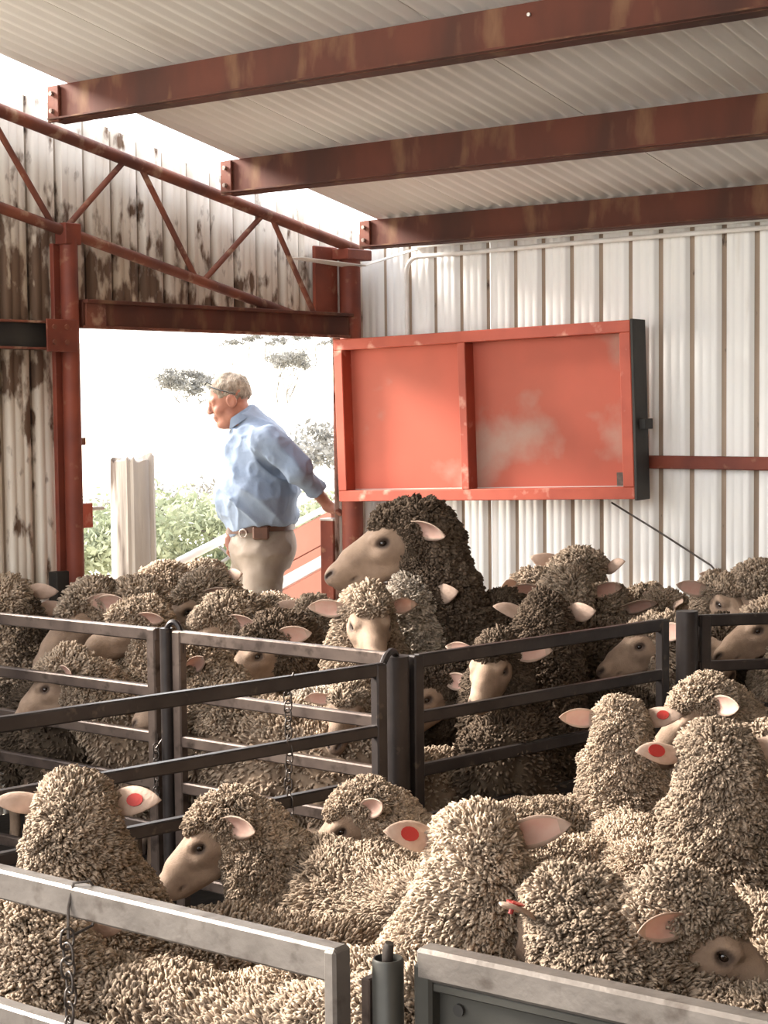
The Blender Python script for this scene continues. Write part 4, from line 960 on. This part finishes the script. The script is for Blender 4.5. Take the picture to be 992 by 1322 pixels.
def hand(P, w, kn, tips, thumb):
    d = rcone(P, w, kn[0], .026, .021); d = smin(d, rcone(P, w, kn[3], .026, .019), .012); d = smin(d, rcone(P, w, kn[1], .026, .021), .012)
    for k in range(4):
        m = (kn[k]+tips[k][0])/2
        f = smin(rcone(P, kn[k], tips[k][0], .0115, .0095), rcone(P, tips[k][0], tips[k][1], .0095, .0075), .004); d = smin(d, f, .006)
    t = smin(rcone(P, w*.6+kn[0]*.4, thumb[0], .016, .012), rcone(P, thumb[0], thumb[1], .012, .009), .005)
    return smin(d, t, .008)
yk = [-.082,-.060,-.038,-.018]
KN = [np.array([.382, y, 1.083-abs(y+.05)*.15]) for y in yk]
TI = [(np.array([.416-.004*abs(k-1.5), y+.002*(k-1.5), 1.076]), np.array([.432-.005*abs(k-1.2), y+.003*(k-1.5), 1.044+.004*abs(k-1.5)])) for k, y in enumerate(yk)]
WR = np.array([.335,-.058,1.108])
KF = [np.array([-.165+.004*k, .145+.016*(k-1.5), .905-.003*abs(k-1)]) for k in range(4)]
TF = [(q+np.array([-.012,-.004,-.034]), q+np.array([.006,-.012,-.060])) for q in KF]
WF = np.array([-.158,.150,.965])
def man_body(P):
    S = np.array([1,.85,1], np.float32); Q = P*S
    d = rcone(Q, (.0,0,1.36), (.0,0,1.02), .135, .130); d = smin(d, rcone(P, (.04,-.15,1.43), (.03,.15,1.42), .06, .06), .05)
    d = smin(d, rcone(P, (-.03,0,1.42), (-.118,0,1.60), .068, .062), .03)
    for a in (ARM, ARF):
        d = smin(d, rcone(P, a[0], a[1], .052, .042), .03); d = smin(d, rcone(P, a[1], a[2], .042, .028), .02)
    d = smin(d, rcone(P, ARM[2], WR, .028, .025), .01); d = smin(d, rcone(P, ARF[2], WF, .028, .025), .01)
    for y, x0, x1, x2 in ((-.09,.02,.0,.03), (.09,-.04,-.09,-.05)):
        d = smin(d, rcone(P, (x0,y,.92), (x1,y,.50), .085, .058), .04); d = smin(d, rcone(P, (x1,y,.50), (x2,y,.09), .055, .042), .02)
    d = smin(d, man_head(th(P))*HS, .012)
    d = smin(d, hand(P, WR, KN, TI, (np.array([.372,-.103,1.082]), np.array([.398,-.108,1.066]))), .008)
    return smin(d, hand(P, WF, KF, TF, (np.array([-.180,.128,.935]), np.array([-.185,.120,.905]))), .008)
V, F = nets(man_body, axis_m(-.34, .50, [(-.30,-.02),(.27,.45),(-.22,-.11)], .006, .018), axis_m(-.30, .32, [(-.125,.185)], .006, .018), axis_m(.02, 1.82, [(1.47,1.79),(1.02,1.14),(.83,.99)], .006, .02))
np_mesh('body', smooth_mesh(V, F, 1, .35), F, M['skin'], parent=man)
def shirt(P):
    S = np.array([1,.88,1], np.float32); Q = P*S
    d = rcone(Q, (-.025,0,1.37), (-.012,0,1.15), .160, .195); d = smin(d, rcone(Q, (-.012,0,1.15), (-.005,0,1.05), .195, .176), .05)
    d = smin(d, ell(P, (.02,0,1.43), (.115,.175,.095)), .06)
    d = smin(d, ell(P, (-.075,0,1.16), (.135,.165,.135)), .05)
    for a, w in ((ARM, 1.0), (ARF, .95)):
        d = smin(d, rcone(P, a[0], a[1], .080*w, .064*w), .035); d = smin(d, rcone(P, a[1], a[2], .062*w, .050*w), .02)
    d = smin(d, rcone(P, (-.03,0,1.47), (-.085,0,1.555), .090, .074), .02)
    # openings
    n = np.array([-.55,0,.83]); d = smax(d, (P-np.array([-.095,0,1.562]))@n, .006)
    for a in (ARM, ARF):
        ax = (a[2]-a[1])/np.linalg.norm(a[2]-a[1]); c = (P-(a[2]*.8+a[1]*.2))@ax; near = np.linalg.norm(P-a[2], axis=-1) < .12
        d = np.where(near, smax(d, c-.004, .005), d)
    hem = 1.022 - .085*np.clip((-P[...,0]-.02)/.15, 0, 1); hd = hem-P[...,2]
    keep = np.minimum(np.linalg.norm(P-ARF[2], axis=-1), np.linalg.norm(P-(ARF[1]*.3+ARF[2]*.7), axis=-1)) > .085
    return np.where(keep, smax(d, hd, .01), d)
V, F = nets(shirt, np.arange(-.34,.42,.0095), np.arange(-.32,.34,.0095), np.arange(.92,1.62,.0095)); V = smooth_mesh(V, F, 1, .4); N = vnormals(V, F)
Vq = V@np.array([[.8,.0,.6],[0,1,0],[-.6,0,.8]]); cr_ = 1-abs(vnoise(Vq*np.array([.55,1,1.7]), 8.5, 2)); c2_ = 1-abs(vnoise(V*np.array([1,1,.6]), 19, 7))
amp = .024*(cr_**3-.45) + .007*(c2_**3-.45) + .008*vnoise(Vq, 5, 9)
np_mesh('shirt', V+N*amp[:,None], F, M['shirt'], parent=man)
def trousers(P):
    S = np.array([1,.90,1], np.float32); Q = P*S
    d = rcone(Q, (.0,0,1.0), (.0,0,.90), .152, .158)
    d = smin(d, ell(P, (.065,0,.90), (.11,.15,.12)), .04)
    for y, x0, x1, x2 in ((-.088,.015,.0,.03), (.088,-.05,-.09,-.05)):
        d = smin(d, rcone(P, (x0,y,.88), (x1,y,.50), .108, .082), .03); d = smin(d, rcone(P, (x1,y,.50), (x2,y,.10), .080, .070), .02)
    return smax(smax(d, P[...,2]-1.035, .006), .085-P[...,2], .006)
V, F = nets(trousers, np.arange(-.26,.26,.012), np.arange(-.25,.25,.012), np.arange(.06,1.07,.012)); N = vnormals(V, F)
amp = .010*((1-abs(vnoise(V*np.array([1,1,1.8]), 9, 4)))**3-.4)
np_mesh('trousers', V+N*amp[:,None], F, M['jeans'], parent=man)
bb = B(); n = 40; pts = []
for k in range(n+1):
    a = 2*PI*k/n; pts.append((.0+.163*math.cos(a), .180*math.sin(a), 1.012-.018*max(0,-math.cos(a))))
V = []; 
for p in pts[:-1]:
    nx, ny = p[0], p[1]; l = math.hypot(nx, ny); nx /= l; ny /= l
    V += [(p[0], p[1], p[2]-.020), (p[0]+nx*.007, p[1]+ny*.007, p[2]-.020), (p[0]+nx*.007, p[1]+ny*.007, p[2]+.020), (p[0], p[1], p[2]+.020)]
bb.add(V, [(4*i+j, 4*((i+1)%n)+j, 4*((i+1)%n)+(j+1)%4, 4*i+(j+1)%4) for i in range(n) for j in range(4)])
bl = bb.build('belt', M['belt'], man, True)
B().box((-.028,-.205,.955),(.052,-.172,1.02),.008).build('belt_pouch', M['belt'], man)
B().tube([(-.075+.018*math.cos(a), -.178+.012*math.cos(a)*-.3, .985+.020*math.sin(a)) for a in [2*PI*i/14 for i in range(15)]], .0035, 8).build('buckle', M['bolt'], bl, True)
def hairf(P):
    Q = th(P); A = np.stack([Q[...,0], np.abs(Q[...,1]), Q[...,2]], -1)
    d = ell(A, (-.016,0,.040), (.101,.079,.089))
    d = smax(d, .052-.62*(A[...,0]+.02)*-1 - A[...,2] - .0, .01) if False else d
    cut = smin(ell(A, (.102,0,-.012), (.066,.10,.100)), ell(A, (.030,.10,-.035), (.070,.060,.070)), .01)
    d = smax(d, -cut, .008); d = smax(d, -.060-A[...,2], .01)
    return d*HS
V, F = nets(hairf, np.arange(-.30,.02,.0065), np.arange(-.11,.11,.0065), np.arange(1.50,1.80,.0065)); N = vnormals(V, F)
V = V + N*(.006*vnoise(V, 60, 3)+.005*vnoise(V, 25, 8))[:,None]
np_mesh('hair', V, F, M['hair'], parent=man)
MH = Matrix.Translation(Vector(HO.tolist())) @ Matrix(HR.tolist()).to_4x4() @ Matrix.Scale(HS, 4)
sg = B()
for s_ in (-1, 1): sg.tube([(-.035, s_*.090, .020), (.030, s_*.090, .058), (.072, s_*.072, .088)], .0035, 8)
sg.tube([(.072,-.072,.088),(.096,-.03,.094),(.100,0,.094),(.096,.03,.094),(.072,.072,.088)], .0035, 8)
o = sg.build('sunglasses', M['lens'], man, True); o.matrix_local = MH
for s_ in (-1, 1):
    l_ = B().box((-.016,-.024,-.003),(.016,.024,.003),.0025).build('lens', M['lens'], o); l_.location = (.080, s_*.038, .106); l_.rotation_euler = (0, -.75, s_*.5)
co = B(); V = []
for k in range(25):
    a = -2.75+5.5*k/24; r0, r1 = .073, .082
    c, s_ = math.cos(a), math.sin(a); V += [(r0*c, r0*1.0*s_, .018), (r1*c, r1*s_, -.018), (r1*c+.004*c, r1*s_, -.020), (r0*c+.005*c, r0*s_+.005*s_, .022)]
co.add(V, [(4*i+j, 4*i+4+j, 4*i+4+(j+1)%4, 4*i+(j+1)%4) for i in range(24) for j in range(4)])
o = co.build('collar', M['shirt'], man, True); o.location = (-.088,0,1.548); o.rotation_euler = (0, math.radians(-33), 0)
for y in (-.088,.088):
    x = .03 if y < 0 else -.05
    bo = B(); bo.box((x-.17,y-.045,0),(x+.075,y+.045,.075),.02); bo.tube([(x,y,.04),(x,y,.13)], [.055,.05], 14); bo.build('boot', M['boot'], man, True)
